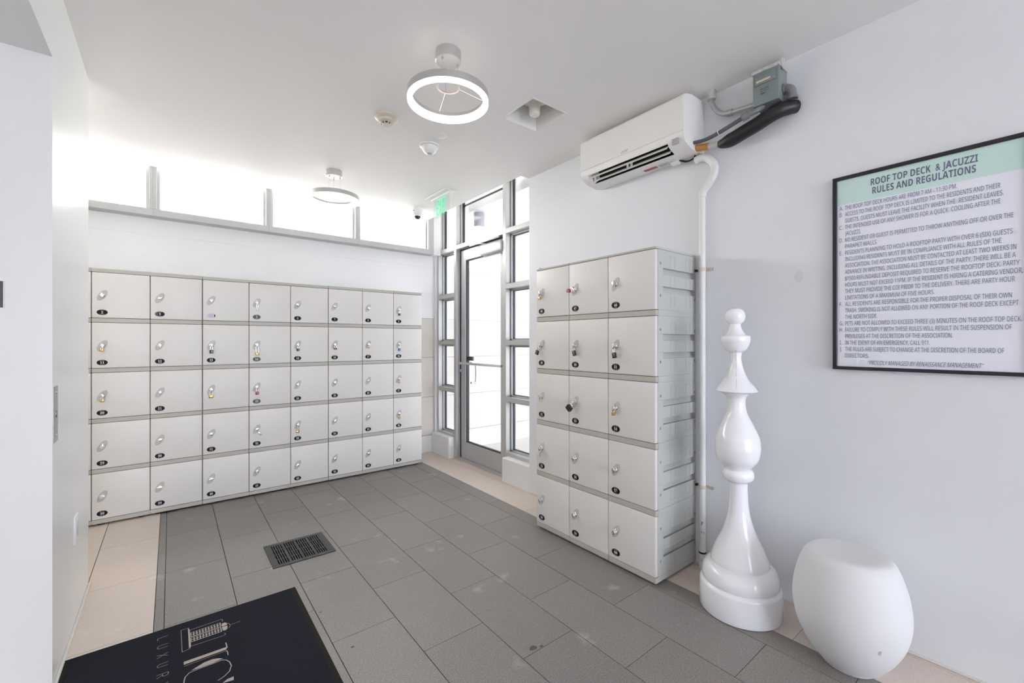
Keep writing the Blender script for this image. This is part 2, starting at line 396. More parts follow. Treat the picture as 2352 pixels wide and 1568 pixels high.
# door leaf
DX0, DX1 = 2.348, 2.393
bm = NB(); gk = NB()
y0, y1 = 3.046, 3.816
box(bm, (DX0, y1 - .088, 0.012), (DX1, y1, 2.136), 0.0015, seg=1); box(bm, (DX0, y0, 0.012), (DX1, y0 + .088, 2.136), 0.0015, seg=1)
box(bm, (DX0, y0 + .088, 2.03), (DX1, y1 - .088, 2.136)); box(bm, (DX0, y0 + .088, 0.012), (DX1, y1 - .088, 0.180))
for u0, u1 in ((y1 - .098, y1 - .088), (y0 + .088, y0 + .098)): box(gk, (DX0 + .008, u0, 0.18), (DX1 - .008, u1, 2.03))
for z0, z1 in ((0.18, 0.189), (2.022, 2.03)): box(gk, (DX0 + .008, y0 + .09, z0), (DX1 - .008, y1 - .09, z1))
d = struct(obj('door_1', bm, M_alud)); obj('gasket', gk, M_gasket, d)
gp = NB(); box(gp, (DX0 - .001, y1 + .0005, 0.012), (DX1, y1 + .0135, 2.148)); box(gp, (DX0 + .02, y0 + .01, 2.137), (DX1, y1, 2.15)); box(gp, (DX0 + .01, y0, 0.004), (DX1, y1, 0.011)); obj('dark_gap_strip', gp, M_gasket, d)  # black strips paint the dark of the gaps round the leaf
pane('pane', (2.368, y0 + .09, 0.18), (2.374, y1 - .09, 2.03), d)
bm = NB(); cyl(bm, (2.300, 3.062, 0.984), (2.300, 3.798, 0.984), 0.0125); 
for y in (3.075, 3.785): cyl(bm, (2.300, y, 0.984), (2.350, y, 0.984), 0.010)
obj('push_bar', bm, M_steel, d, True)
bm = NB(); tube(bm, [(2.394, 3.700, 0.985), (2.44, 3.700, 0.985), (2.455, 3.700, 0.97), (2.455, 3.700, 0.80), (2.44, 3.700, 0.783), (2.394, 3.700, 0.783)], 0.011, smooth=3); obj('pull_handle', bm, M_steel, d, True)
bm = NB(); box(bm, (2.322, 3.0435, 2.000), (2.348, 3.375, 2.105), 0.006); box(bm, (2.280, 3.0435, 2.012), (2.322, 3.375, 2.103), 0.010); obj('door_closer', bm, mat('closer_cover', (0.55, 0.55, 0.54, 1), 0.4, 0.3, var=0.02), d, True)
bm = NB(); tube(bm, [(2.30, 3.29, 2.108), (2.282, 3.40, 2.128), (2.290, 3.52, 2.133)], 0.006, smooth=4); box(bm, (2.284, 3.08, 2.130), (2.299, 3.56, 2.146), 0.002); obj('closer_arm', bm, M_alud, d, True)
bm = NB(); cyl(bm, (2.333, 3.798, 0.905), (2.350, 3.798, 0.905), 0.015); cyl(bm, (2.322, 3.798, 0.905), (2.334, 3.798, 0.905), 0.008); obj('lock_cylinder', bm, M_chrome, d, True)
bm = NB(); cyl(bm, (2.342, 3.770, 0.755), (2.350, 3.770, 0.755), 0.006); obj('key_escutcheon', bm, M_chrome, d, True)
bm = NB(); box(bm, (2.375, 3.640, 1.010), (2.392, 3.728, 1.050), 0.003); obj('latch_box', bm, mat('dark_bronze', (0.10, 0.10, 0.09, 1), 0.4, 0.3), d)
bm = NB(); box(bm, (2.300, 3.04, -0.004), (2.44, 3.832, 0.010), 0.002); struct(obj('trim_6', bm, M_alu))

# ------------------------------------------------------------------ outside
M_pave = mat('outdoor_paving', (0.62, 0.60, 0.57, 1), 0.8, var=0.08, scale=3)
bm = NB(); box(bm, (2.46, -4, -0.06), (8, YW, -0.03)); struct(obj('ground_outside', bm, M_pave))
bm = NB(); box(bm, (2.46, -2.5, 2.56), (7.2, 6.6, 2.72)); struct(obj('ceiling_outside', bm, M_wall))  # soffit stretched past the view to cut light on the outdoor wall
bm = NB(); box(bm, (-9, YW + .3, -0.06), (9, 16, -0.03)); struct(obj('ground_outside', bm, mat('added_dark_ground', (0.14, 0.136, 0.13, 1), .9, var=.1, scale=4)))  # unseen dark ground, added to keep upward light off the ceiling edge
bm = NB(); box(bm, (7.2, -2.5, -0.05), (7.4, YW, 2.72)); struct(obj('wall_light_block', bm, M_wall))  # unseen wall added to block sky light from the outdoor side
bm = NB(); box(bm, (2.44, YW - .02, 2.014), (6.5, YW + .24, 2.065), 0.004); struct(obj('trim_7', bm, M_wall))
t = thing('outdoor_ceiling_light', 'pale grey cylinder light under the soffit outside the glass above the door', 'light', (2.555, 3.79, 2.56))
bm = NB(); lathe(bm, [(0.050, -0.144), (0.058, -0.146), (0.059, -0.14), (0.059, -0.006), (0.054, 0)], n=40); obj('housing', bm, mat('light_grey_metal', (0.40, 0.415, 0.45, 1), 0.45, 0.1), t, True)
bm = NB(); lathe(bm, [(0.048, -0.1455), (0.048, -0.140)], n=32); obj('lens', bm, mat('smoked_lens', (0.25, 0.26, 0.30, 1), 0.3), t, True)

# ------------------------------------------------------------------ locker banks
LW, RP, DB, DH = 0.2925, 0.3292, 0.0405, 0.3005      # cell width, row pitch, first door foot, door height
TOPZ = DB + 4 * RP + DH + 0.024
DEPTH = 0.376
def ellipse(cx, cz, a, b, tilt=0.0, n=32):
    return [(cx + a * math.cos(t) * math.cos(tilt) - b * math.sin(t) * math.sin(tilt), cz + a * math.cos(t) * math.sin(tilt) + b * math.sin(t) * math.cos(tilt)) for t in [2 * PI * k / n for k in range(n)]]
FRONT = basis((0, 0, 0), (1, 0, 0), (0, 0, 1))       # x right, text up = z, towards the viewer = -y
def door_mesh():
    bm = NB(); g = 0.0017
    box(bm, (g, 0.0, 0.0015), (LW - g, 0.022, DH - 0.0015), 0.0035, seg=3)
    # moulded label window near the top: a fine raised outline
    x0, x1, z0, z1 = 0.128, 0.178, 0.237, 0.268
    for a, b in (((x0, z1 - .0012), (x1, z1)), ((x0, z0), (x0 + .0012, z1)), ((x1 - .0012, z0), (x1, z1))):
        box(bm, (a[0], -0.0006, a[1]), (b[0], 0.001, b[1]))
    me = bpy.data.meshes.new('locker_door'); bm.to_mesh(me); bm.free(); me.materials.append(M_door); me.shade_smooth(); me.set_sharp_from_angle(angle=0.6); return me
def plate_mesh():
    bm = NB(); out = ellipse(0, 0, 0.040, 0.019, math.radians(59)); inn = ellipse(0, 0, 0.0375, 0.0165, math.radians(59)); dish = ellipse(0, 0, 0.034, 0.014, math.radians(59))
    loft(bm, [[FRONT @ Vector((x, z, h)) for x, z in r] for r, h in ((out, -0.002), (out, 0.0006), (inn, 0.0016), (dish, 0.0010))])
    me = bpy.data.meshes.new('lock_plate'); bm.to_mesh(me); bm.free(); me.materials.append(M_plate); me.shade_smooth(); me.set_sharp_from_angle(angle=0.7); return me
def knob_mesh():
    bm = NB(); n = 24
    def ring(w, a, b, sq):
        o = []
        for k in range(n):
            t = 2 * PI * k / n; c, s = math.cos(t), math.sin(t)
            rd = 1.0 / (abs(c) ** sq + abs(s) ** sq) ** (1.0 / sq)
            o.append(FRONT @ Vector((a * rd * c, b * rd * s, w)))
        return o
    loft(bm, [ring(0.0, .0135, .0135, 2), ring(0.004, .0135, .0135, 2), ring(0.0065, .009, .010, 2), ring(0.009, .0095, .0135, 1.4), ring(0.012, .0132, .0190, 1.15), ring(0.021, .0128, .0185, 1.15), ring(0.0245, .0090, .0140, 1.2), ring(0.0255, .0035, .007, 1.5)])
    cyl(bm, (-0.006, -0.016, -0.0105), (0.006, -0.016, -0.0105), 0.0032, n=12)
    me = bpy.data.meshes.new('lock_knob'); bm.to_mesh(me); bm.free(); me.materials.append(M_chrome); me.shade_smooth(); me.set_sharp_from_angle(angle=0.5); return me
def badge_mesh(num, worn=0):
    bm = NB(); n = 40
    out = ellipse(0, 0, 0.0265, 0.0178, 0, n); inn = ellipse(0, 0, 0.0255, 0.0168, 0, n)
    for f in loft(bm, [[FRONT @ Vector((x, z, h)) for x, z in r] for r, h in ((out, -0.001), (out, 0.0008), (inn, 0.0013))], 2 if worn == 2 else 0): pass
    if num:
        put_text(bm, serif_digits(num), FRONT @ Matrix.Translation((0, -0.0072, 0.0016)), height=0.0148, align='C', cap=0.71, xs=0.92, mi=1)
        for s in (1, -1):       # the fine arcs above and below the figures
            for k in range(8):
                p = []
                for tt, rr in ((k, .0142), (k + 1, .0142), (k + 1, .0133), (k, .0133)):
                    x = -0.011 + 0.022 * tt / 8; z = s * rr * math.sqrt(max(0, 1 - (x / 0.026) ** 2)); p.append(FRONT @ Vector((x, z, 0.0016)))
                ngon(bm, p, 1, (0, -1, 0))
        if worn == 1:
            pts = [(x, z) for x, z in ellipse(0, 0, 0.0255, 0.0168, 0, 60) if x < -0.009]; pts.sort(key=lambda q: math.atan2(q[1], -(q[0] + 0.009) * -1))
            pts = sorted(pts, key=lambda q: math.atan2(q[1], q[0] + 0.014)); ngon(bm, [FRONT @ Vector((x, z, 0.00145)) for x, z in pts], 2, (0, -1, 0))
    me = bpy.data.meshes.new('number_badge'); bm.to_mesh(me); bm.free()
    for m in (M_badge, M_digit, M_badgew): me.materials.append(m)
    return me
def glue_mesh():
    bm = NB(); loft(bm, [[FRONT @ Vector((x, z, h)) for x, z in ellipse(0, 0, 0.0255, 0.0168)] for h in (-0.001, 0.0007)])
    pts = [(x, z) for x, z in ellipse(0, 0, 0.0255, 0.0168, 0, 60) if x > 0.018]; pts.sort(key=lambda q: math.atan2(q[1], q[0] - 0.019)); ngon(bm, [FRONT @ Vector((x, z, 0.0012)) for x, z in pts], 1, (0, -1, 0))
    me = bpy.data.meshes.new('glue_mark'); bm.to_mesh(me); bm.free(); me.materials.append(M_glue); me.materials.append(M_badge); return me
def pencil_mesh():
    bm = NB(); a = ellipse(0, 0, 0.0255, 0.0150, 0, 40); b = ellipse(0, 0, 0.0247, 0.0142, 0, 40)
    for k in range(40):
        k2 = (k + 1) % 40; ngon(bm, [FRONT @ Vector((q[0], q[1], 0.0006)) for q in (a[k], a[k2], b[k2], b[k])], 0, (0, -1, 0))
    ngon(bm, [FRONT @ Vector((x, z, 0.0006)) for x, z in ((-.004, -.009), (-.0034, -.0085), (0.001, .006), (0.0002, .006))], 0, (0, -1, 0))
    me = bpy.data.meshes.new('pencil_outline'); bm.to_mesh(me); bm.free(); me.materials.append(M_pencil); return me
DOORM, PLATEM, KNOBM = door_mesh(), plate_mesh(), knob_mesh()
def link(name, me, parent, loc=(0, 0, 0), rot=None):
    o = bpy.data.objects.new(name, me); C.objects.link(o); o.parent = parent; o.location = loc
    if rot: o.rotation_euler = rot
    return o
TURN = {3: 65, 6: 90, 7: 92, 26: 84, 30: 62, 34: 40, 35: 86, 38: 66, 39: 88, 40: 86, 42: 84, 44: 12, 29: 10, 47: -25, 32: 50}
WORN = {3: 1, 5: 2, 14: 2, 23: 2}
LOCKPOS = {}
PU, PV = 0.0515, 0.1490           # lock plate position in a door; the badge sits below
def bank(label, loc, rotz, numbers, side_panels=False, top=0.0):
    root = thing('locker_bank', label, 'lockers', loc, rotz, 'grey plastic locker banks')
    W = 3 * LW
    bm = NB(); box(bm, (0.003, 0.012, 0.02), (W - (0.026 if side_panels else 0.003), DEPTH - .001, TOPZ - 0.02)); obj('carcass', bm, M_core, root)
    sd = NB()
    if not side_panels:
        for x0, x1 in ((0.0, 0.006), (W - 0.006, W)):
            sd = NB(); box(sd, (x0, 0.022, 0.02), (x1, DEPTH, TOPZ - .001), 0.001, seg=1); obj('side_panel', sd, M_side, root)
    else:
        box(sd, (0.0, 0.022, 0.02), (0.006, DEPTH, TOPZ - .001)); obj('side_panel', sd, M_side, root)
        def panel():
            b = NB(); x0, x1 = W - 0.004, W; a, e = 0.0205, DEPTH - .002; s0, s1 = 0.066, DEPTH - .010
            rows = ((0.0, 0.088), (0.119, 0.178), (0.211, DH))
            for z0, z1 in rows: box(b, (x0, a, z0 + .0006), (x1, e, z1 - .0006 if z1 == DH else z1))
            for z0, z1 in ((0.088, 0.119), (0.178, 0.211)):
                box(b, (x0, a, z0), (x1, s0, z1)); box(b, (x0, s1, z0), (x1, e, z1))
                # sloping floor of the slot, deepest at its upper lip
                loft(b, [[Vector((x1 - .013, y, z0)), Vector((x1 - .021, y, z1)), Vector((x1 - .024, y, z1)), Vector((x1 - .024, y, z0))] for y in (s0, s1)])
                box(b, (x1 - .024, s0 - .002, z0), (x1 - .002, s0, z1)); box(b, (x1 - .024, s1, z0), (x1 - .002, s1 + .002, z1))
                box(b, (x1 - .024, s0, z1), (x1 - .002, s1, z1 + .003)); box(b, (x1 - .024, s0, z0 - .003), (x1 + .0008, s1, z0))
            for y in (0.152, 0.298):        # moulded stiffening ribs
                for z0, z1, ct, cb in ((0.219, 0.278, 1, 0), (0.124, 0.173, 0, 0), (0.024, 0.082, 0, 1)):
                    h = 0.021
                    for yy in (y - h, y + h - .0015): box(b, (x1, yy, z0), (x1 + .0010, yy + .0015, z1))
                    if ct: box(b, (x1, y - h, z1 - .0015), (x1 + .0010, y + h, z1))
                    if cb: box(b, (x1, y - h, z0), (x1 + .0010, y + h, z0 + .0015))
            return b
        pm = None; sm = None
        for r in range(5):
            z = DB + r * RP
            if pm is None:
                p = obj('side_panel', panel(), M_side, root); pm = p.data
                b = NB(); cyl(b, (0, 0, 0), (0.0012, 0, 0), 0.0085, n=20); cyl(b, (0.001, 0, 0), (0.0016, 0, 0), 0.0062, 0.0058, n=20, mi=1); cyl(b, (0.0013, 0, 0), (0.0030, 0, 0), 0.0040, 0.0036, n=12, mi=0)
                s = obj('screw', b, [M_side, M_core], p); sm = s.data; p.location = (0, 0, z)
                spots = ((0.044, 0.233), (0.043, 0.072), (0.366, 0.230), (0.366, 0.070)); s.location = (W, spots[0][0], spots[0][1])
                for q in spots[1:]: link('screw', sm, p, (W, q[0], q[1]))
            else:
                p = link('side_panel', pm, root, (0, 0, z))
                for q in spots: link('screw', sm, p, (W, q[0], q[1]))
    # rails between the rows, plinth and top
    for k in range(6):
        z0, z1 = (0.012, DB) if k == 0 else ((DB + (k - 1) * RP + DH, DB + k * RP) if k < 5 else (DB + 4 * RP + DH, TOPZ + top))
        b = NB()
        for c in range(3):
            box(b, (c * LW + .0014, 0.002, z0 + .0008), ((c + 1) * LW - .0014, 0.03, z1 - .0008), 0.0015, seg=1)
        box(b, (0.0, 0.006, z0 + .001), (W, DEPTH, z1 - .001), 0.001, mi=1, seg=1) if k in (0, 5) else box(b, (0.0, 0.024, z0), (W + (.0006 if side_panels else 0), DEPTH, z1), mi=1)
        obj('plinth' if k == 0 else ('top_panel' if k == 5 else 'rail'), b, [M_rail, M_side], root)
    fb = None
    for x in (0.05, 0.25, 0.335, 0.54, 0.63, 0.83):
        for y in (0.045, 0.33):
            if fb is None:
                b = NB(); cyl(b, (0, 0, 0), (0, 0, 0.014), 0.022, 0.018, n=16); f = obj('foot', b, M_blackp, root); f.location = (x, y, 0); fb = f.data
            else: link('foot', fb, root, (x, y, 0))
    for r in range(5):
        z = DB + (4 - r) * RP
        for c in range(3):
            d = link('door', DOORM, root, (c * LW, 0.0, z))
            n = numbers(r, c)
            if n is None: continue
            link('lock_plate', PLATEM, d, (PU, 0, PV))
            link('lock_knob', KNOBM, d, (PU + .001, -0.001, PV + .001), (0, math.radians(TURN.get(n, random.uniform(-8, 8))), 0))
            if n == 4: link('glue_mark', glue_mesh(), d, (PU, 0, 0.0378))
            elif n == 22: link('pencil_outline', pencil_mesh(), d, (PU, 0, 0.0378))
            else: link('number_badge', badge_mesh(str(n), WORN.get(n, 0)), d, (PU, 0, 0.0378))
            LOCKPOS[n] = (Vector(loc), rotz, Vector((c * LW + PU, -0.0195, z + PV - 0.011)))
    return root
bank('grey locker bank partly behind the white pier, doors 2 and 3 along its top', (0.1785 - 3 * LW, 3.880, 0), 0, lambda r, c: None if c == 0 else 1 + c + 9 * r, top=0.002)
bank('grey locker bank along the back wall with blank badge spots on its first column', (0.1800, 3.880, 0), 0, lambda r, c: 4 + c + 9 * r)
bank('grey locker bank ending beside the glass door, numbered 7 to 9 along the top', (1.0585, 3.880, 0), 0, lambda r, c: 7 + c + 9 * r, top=0.002)
bank('free standing grey locker bank below the air conditioner, doors numbered 46 to 60', (1.858, 2.0945, 0), -PI / 2, lambda r, c: 46 + c + 3 * r, True, -0.012)

# ------------------------------------------------------------------ padlocks
M_red = mat('red_enamel', (0.42, 0.02, 0.035, 1), 0.3); M_blue = mat('blue_enamel', (0.01, 0.13, 0.42, 1), 0.3); M_mag = mat('magenta_enamel', (0.33, 0.005, 0.08, 1), 0.3)
M_brown = mat('bronze_enamel', (0.17, 0.13, 0.115, 1), 0.45, 0.3); M_wlock = mat('white_enamel', (0.82, 0.80, 0.79, 1), 0.3)
M_dial = mat('dial_silver', (0.55, 0.55, 0.52, 1), 0.4, 0.3)
def padlock(n, label, m, w, h, sh, ang=0.0, dials=0, lam=False, out=0.0, dt=0.011):
    """w, h: body; sh: free shackle below the hasp; ang: swing, positive to the viewer's right."""
    L, rz, p = LOCKPOS[n]
    R = Matrix.Rotation(rz, 4, 'Z'); pos = L + (R @ (p + Vector((0, -out, 0))))
    t = thing('padlock', label, 'padlock', pos, rz, 'padlocks on the locker doors')
    t.rotation_euler = (0, -math.radians(ang), rz)
    rs = min(0.0022, w * 0.11); a = w / 2 - 2.2 * rs
    b = NB(); arc = [(a * math.cos(k * PI / 8), 0, a * math.sin(k * PI / 8) - a) for k in range(9)]
    tube(b, [(a, 0, -sh - .004 - a * 0)] + arc + [(-a, 0, -sh - .004)], rs, n=10, smooth=0); obj('shackle', b, M_chrome, t, True)
    b = NB(); z1, z0 = -sh, -sh - h
    if lam:
        for k in range(5):
            q = z0 + h * k / 5; box(b, (-w / 2, -dt, q + .0004), (w / 2, dt, q + h / 5 - .0004), 0.0012, seg=1)
        box(b, (-w / 2 + .001, -dt + .001, z0), (w / 2 - .001, dt - .001, z1))
    else: box(b, (-w / 2, -dt / 1.6, z0), (w / 2, dt / 1.6, z1), min(.003, w * .12), seg=2)
    body = obj('body', b, m, t, True)
    if dials:
        dm = None
        for k in range(dials):
            q = z1 - h * (k + 1) / (dials + 1)
            b = NB(); box(b, (0.0, -dt / 1.6 - .0012, -.0014), (w * .30, -dt / 1.6 + .001, .0014), 0.0005, seg=1); o = obj('dial', b, M_dial, body) if dm is None else link('dial', dm, body)
            if dm is None: dm = o.data
            else: b.free()
            o.location = (0, 0, q)
    return t
B_ = lambda s: s
padlock(5, 'white combination padlock hanging from locker 5', M_wlock, .021, .025, .026, 4, 3)
padlock(9, 'black combination padlock on locker 9 in the top row', M_blackp, .018, .021, .025, 0, 3)
padlock(11, 'small brass padlock on locker 11 below locker 2', M_brass, .019, .018, .010, -3)
padlock(13, 'black combination padlock with pale dials on locker 13', M_blackp, .023, .026, .024, 0, 4)
padlock(14, 'brass padlock with an extra long shackle on locker 14', M_brass, .0265, .019, .050, 2)
padlock(15, 'black combination padlock hanging from locker 15', M_blackp, .020, .021, .020, 0, 3)
padlock(16, 'wide bronze brown padlock hanging from locker 16', M_brown, .025, .016, .017, 3)
padlock(17, 'tiny brass padlock hanging from locker 17', M_brass, .015, .015, .010, 0)
padlock(18, 'bright blue combination padlock hanging from locker 18', M_blue, .022, .025, .026, 0, 4)
padlock(20, 'small brass padlock on locker 20 above locker 29', M_brass, .019, .018, .010, 4)
padlock(22, 'brass padlock on the locker door with only a pencilled oval', M_brass, .029, .022, .027, -2)
padlock(23, 'red combination padlock hanging from locker 23', M_red, .021, .024, .023, 2, 3)
padlock(27, 'small copper toned brass padlock hanging from locker 27', M_brass, .014, .017, .011, 2)
padlock(32, 'slim silver padlock slung diagonally across locker 32', M_steel, .012, .034, .010, 40, 4)
padlock(33, 'brass padlock with a tall open shackle on locker 33', M_brass, .0255, .021, .032, -4)
padlock(36, 'brass padlock hanging from locker 36 above locker 45', M_brass, .018, .018, .018, -2)
padlock(46, 'small brass padlock on locker 46 of the free standing bank', M_brass, .019, .018, .010, 0)
padlock(47, 'magenta combination padlock sticking out sideways from locker 47', M_mag, .021, .026, .012, -100, 3, out=.010)
padlock(49, 'black combination padlock tilted outward on locker 49', M_blackp, .021, .028, .023, -24, 3, out=.006)
padlock(50, 'black combination padlock tilted on locker 50', M_blackp, .021, .030, .019, 17, 3)
padlock(51, 'black combination padlock with brass coloured dials on locker 51', M_blackp, .021, .030, .023, 9, 3)
padlock(53, 'wide black laminated padlock swung out on locker 53', M_blackp, .036, .027, .018, -40, lam=True, out=.012)
padlock(54, 'small brass padlock hanging close under the knob of locker 54', M_brass, .016, .018, .010, -2)
padlock(55, 'silver laminated padlock hanging from locker 55', M_steel, .021, .021, .014, -6, lam=True, dt=.009, out=.004)

# ------------------------------------------------------------------ ring lamps
M_led = mat('lit_diffuser', (1, 1, 1, 1), 0.5, emit=(1.0, 0.93, 0.85, 1), estr=0.85)
def ring_lamp(x, y, label):
    t = thing('ring_lamp', label, 'ceiling lamp', (x, y, ZC), 0, 'LED ring ceiling lamps')
    b = NB(); lathe(b, [(0.054, -0.048), (0.057, -0.045), (0.057, 0.0)], n=48)
    for a in (1.309, -0.30, 3.58): cyl(b, (.043 * math.cos(a), .043 * math.sin(a), -.060), (.043 * math.cos(a), .043 * math.sin(a), -.047), .004, n=10)
    obj('canopy', b, M_silver, t, True)
    R, zt, zb = 0.180, -0.189, -0.234
    b = NB(); n = 96
    prof = [(R - .022, zb + .030), (R - .022, zt), (R, zt), (R, zb + .014)]
    lathe_open(b, prof, n); obj('ring_housing', b, M_silver, t, True)
    b = NB(); lathe_open(b, [(R - .0005, zb + .014), (R - .0005, zb + .002), (R - .003, zb), (R - .019, zb), (R - .0215, zb + .002), (R - .0215, zb + .030)], n); obj('diffuser', b, M_led, t, True)
    b = NB(); zh = -.161; lathe_open(b, [(.043, zh), (.043, zh + .004), (.053, zh + .004), (.053, zh)], 48, True); obj('hub_ring', b, mat('warm_nickel', (0.62, 0.55, 0.50, 1), 0.35, 0.5), t, True)
    for a in (1.309, -0.30, 3.58):
        b = NB(); c, s = math.cos(a), math.sin(a); tube(b, [(.051 * c, .051 * s, zh + .002), ((R - .015) * c, (R - .015) * s, zt + .001)], .0011, n=6, smooth=0); obj('spoke', b, M_steel, t)
        b = NB(); tube(b, [(.043 * c, .043 * s, -.058), (.048 * c, .048 * s, zh + .004)], .0010, n=6, smooth=0); obj('suspension_wire', b, M_steel, t)
def lathe_open(bm, prof, n, closed=False):
    rings = [[bm.verts.new((r * math.cos(2 * PI * k / n), r * math.sin(2 * PI * k / n), z)) for k in range(n)] for r, z in prof]; fs = []
    L = len(rings)
    for i in range(L if closed else L - 1):
        a, b = rings[i], rings[(i + 1) % L]
        for k in range(n):
            k2 = (k + 1) % n; fs.append(bm.faces.new((a[k], a[k2], b[k2], b[k])))
    bmesh.ops.recalc_face_normals(bm, faces=fs)
ring_lamp(0.974, 1.691, 'lit silver ring lamp hanging closer to the air conditioner')
ring_lamp(0.970, 3.405, 'lit silver ring lamp hanging in front of the high windows')

# ------------------------------------------------------------------ ceiling fittings
M_creamp = mat('cream_plastic', (0.70, 0.64, 0.54, 1), 0.4)
t = thing('smoke_detector', 'cream smoke detector with dark slots on the ceiling beside the larger looking lamp', 'smoke detector', (0.975, 2.400, ZC))
b = NB(); lathe(b, [(0.040, -.022), (0.062, -.012), (0.066, -.010), (0.066, 0)], n=40); obj('base', b, M_creamp, t, True)
b = NB(); lathe(b, [(0.018, -.050), (0.021, -.047), (0.023, -.044)], n=32); lathe(b, [(0.030, -.036), (0.044, -.030), (0.047, -.022), (0.047, -.018)], n=32)
for k in range(8): a = k * PI / 4; box(b, (-.0025, .020, -.045), (.0025, .034, -.034), M=Matrix.Rotation(a, 4, 'Z'))
obj('sensing_head', b, M_creamp, t, True)
b = NB(); lathe(b, [(0.020, -.0445), (0.024, -.036)], n=32); obj('chamber', b, M_blackp, t, True)
t = tag(obj('outlet_cover_plate', (lambda b: (lathe(b, [(0.038, -.004), (0.041, -.003), (0.041, 0)], n=40), b)[1])(NB()), M_white, None, True), 'flat round white blank plate on the ceiling by the dome sensor', 'cover plate'); t.location = (1.329, 2.413, ZC)
t = thing('occupancy_detector', 'white dome sensor hanging from the ceiling beside the flat round plate', 'sensor', (1.339, 2.572, ZC))
b = NB(); lathe(b, [(0.060, -.012), (0.064, -.010), (0.064, 0)], n=40); obj('base', b, M_white, t, True)
b = NB(); lathe(b, [(0.010, -.057), (0.026, -.054), (0.040, -.044), (0.048, -.028), (0.051, -.012)], n=40); obj('dome', b, M_white, t, True)
b = NB(); lathe(b, [(0.006, -.0585), (0.016, -.0575), (0.018, -.055)], n=24); obj('lens', b, mat('grey_lens', (0.45, 0.45, 0.45, 1), 0.3), t, True)
t = thing('mounted_dome_camera', 'white dome security camera with a dark eye on the ceiling near the exit sign', 'security camera', (1.885, 3.868, ZC))
b = NB(); lathe(b, [(0.040, -.068), (0.050, -.060), (0.056, -.040), (0.058, -.012), (0.054, 0)], n=40); obj('housing', b, M_white, t, True)
b = NB(); lathe(b, [(0.006, -.105), (0.020, -.100), (0.031, -.088), (0.036, -.072), (0.036, -.060)], n=32); obj('eye', b, mat('smoked_dome', (0.02, 0.02, 0.022, 1), 0.08, coat=0.5), t, True)
b = NB(); lathe(b, [(0.037, -.078), (0.042, -.072), (0.042, -.060)], n=32); obj('collar', b, M_white, t, True)
b = NB(); cyl(b, (-.055, -.026, -.032), (-.050, -.024, -.032), .004, n=10); obj('screw', b, M_blackp, t)
# recessed light
t = thing('recessed_light', 'square recessed ceiling light with an unlit white lamp beside the air conditioner', 'ceiling light', ((RL[0] + RL[2]) / 2, (RL[1] + RL[3]) / 2, ZC))
hx, hy = (RL[2] - RL[0]) / 2, (RL[3] - RL[1]) / 2
b = NB(); q = 0.085
ri = lambda f, z: [Vector((sx * hx * f, sy * hy * f, z)) for sx, sy in ((-1, -1), (1, -1), (1, 1), (-1, 1))]
loft(b, [ri(1.045, 0.0), ri(1.045, -.002), ri(0.985, -.002), ri(0.90, 0.062), ri(0.90, 0.15), ri(1.03, 0.15)], caps=False); obj('trim_ring', b, M_white, t)
b = NB(); box(b, (-hx * .92, -hy * .92, 0.150), (hx * .92, hy * .92, 0.16)); obj('housing', b, mat('grey_reflector', (0.20, 0.21, 0.21, 1), 0.5), t)
b = NB(); lathe(b, smooth_prof([(0.012, 0.000), (0.026, 0.002), (0.031, 0.014), (0.033, 0.050), (0.042, 0.068), (0.080, 0.092), (0.088, 0.10), (0.086, 0.125)], 4), n=36); obj('lamp_bulb', b, mat('frosted_bulb', (0.78, 0.76, 0.68, 1), 0.45), t, True)

# ------------------------------------------------------------------ exit sign
t = thing('exit_sign', 'green lettered EXIT sign on a clear panel below the ceiling by the door', 'exit sign', (1.875, 3.385, ZC))
b = NB(); box(b, (-.062, -.185, -.006), (.062, .185, 0), 0.002); box(b, (-.014, -.165, -.016), (.014, .165, -.006), 0.003); obj('mounting_plate', b, M_white, t)
b = NB(); box(b, (-.0035, -.148, -.192), (.0035, .136, -.014), 0.0015, seg=1)
gl = bpy.data.materials.new('edge_lit_acrylic'); gl.use_nodes = True; nt = gl.node_tree; nt.nodes.clear(); out = nt.nodes.new('ShaderNodeOutputMaterial'); tr = nt.nodes.new('ShaderNodeBsdfTransparent'); tr.inputs[0].default_value = (.93, .97, .95, 1); gs = nt.nodes.new('ShaderNodeBsdfGlossy'); gs.inputs['Roughness'].default_value = .05; mx = nt.nodes.new('ShaderNodeMixShader'); mx.inputs[0].default_value = .06
nt.links.new(tr.outputs[0], mx.inputs[1]); nt.links.new(gs.outputs[0], mx.inputs[2]); nt.links.new(mx.outputs[0], out.inputs[0])
obj('panel', b, gl, t)
b = NB()
def L2(y, z, w, h): return (y, z, w, h)
Mx = basis((-.0040, 0.072, -.170), (0, -1, 0), (0, 0, 1)); Hh, sw = 0.131, 0.0122
def bars(l): 
    for x, y, w, h in l: extrude_poly(b, [(x, y), (x + w, y), (x + w, y + h), (x, y + h)], Mx, 0, .0012)
ew = 0.038
bars([(0, 0, sw, Hh), (sw, 0, ew - sw, sw * 1.3), (sw, Hh - sw * 1.3, ew - sw, sw * 1.3), (sw, Hh / 2 - sw * .65, ew * .62, sw * 1.3)])
x = ew + .010; xw = 0.042
extrude_poly(b, [(x, 0), (x + sw, 0), (x + xw, Hh), (x + xw - sw, Hh)], Mx, 0, .0012); extrude_poly(b, [(x + xw - sw, 0), (x + xw, 0), (x + sw, Hh), (x, Hh)], Mx, 0.0001, .0013)
x += xw + .011; bars([(x, 0, sw, Hh)]); x += sw + .009; tw = 0.042
bars([(x + tw / 2 - sw / 2, 0, sw, Hh - sw * 1.3), (x, Hh - sw * 1.3, tw, sw * 1.3)])
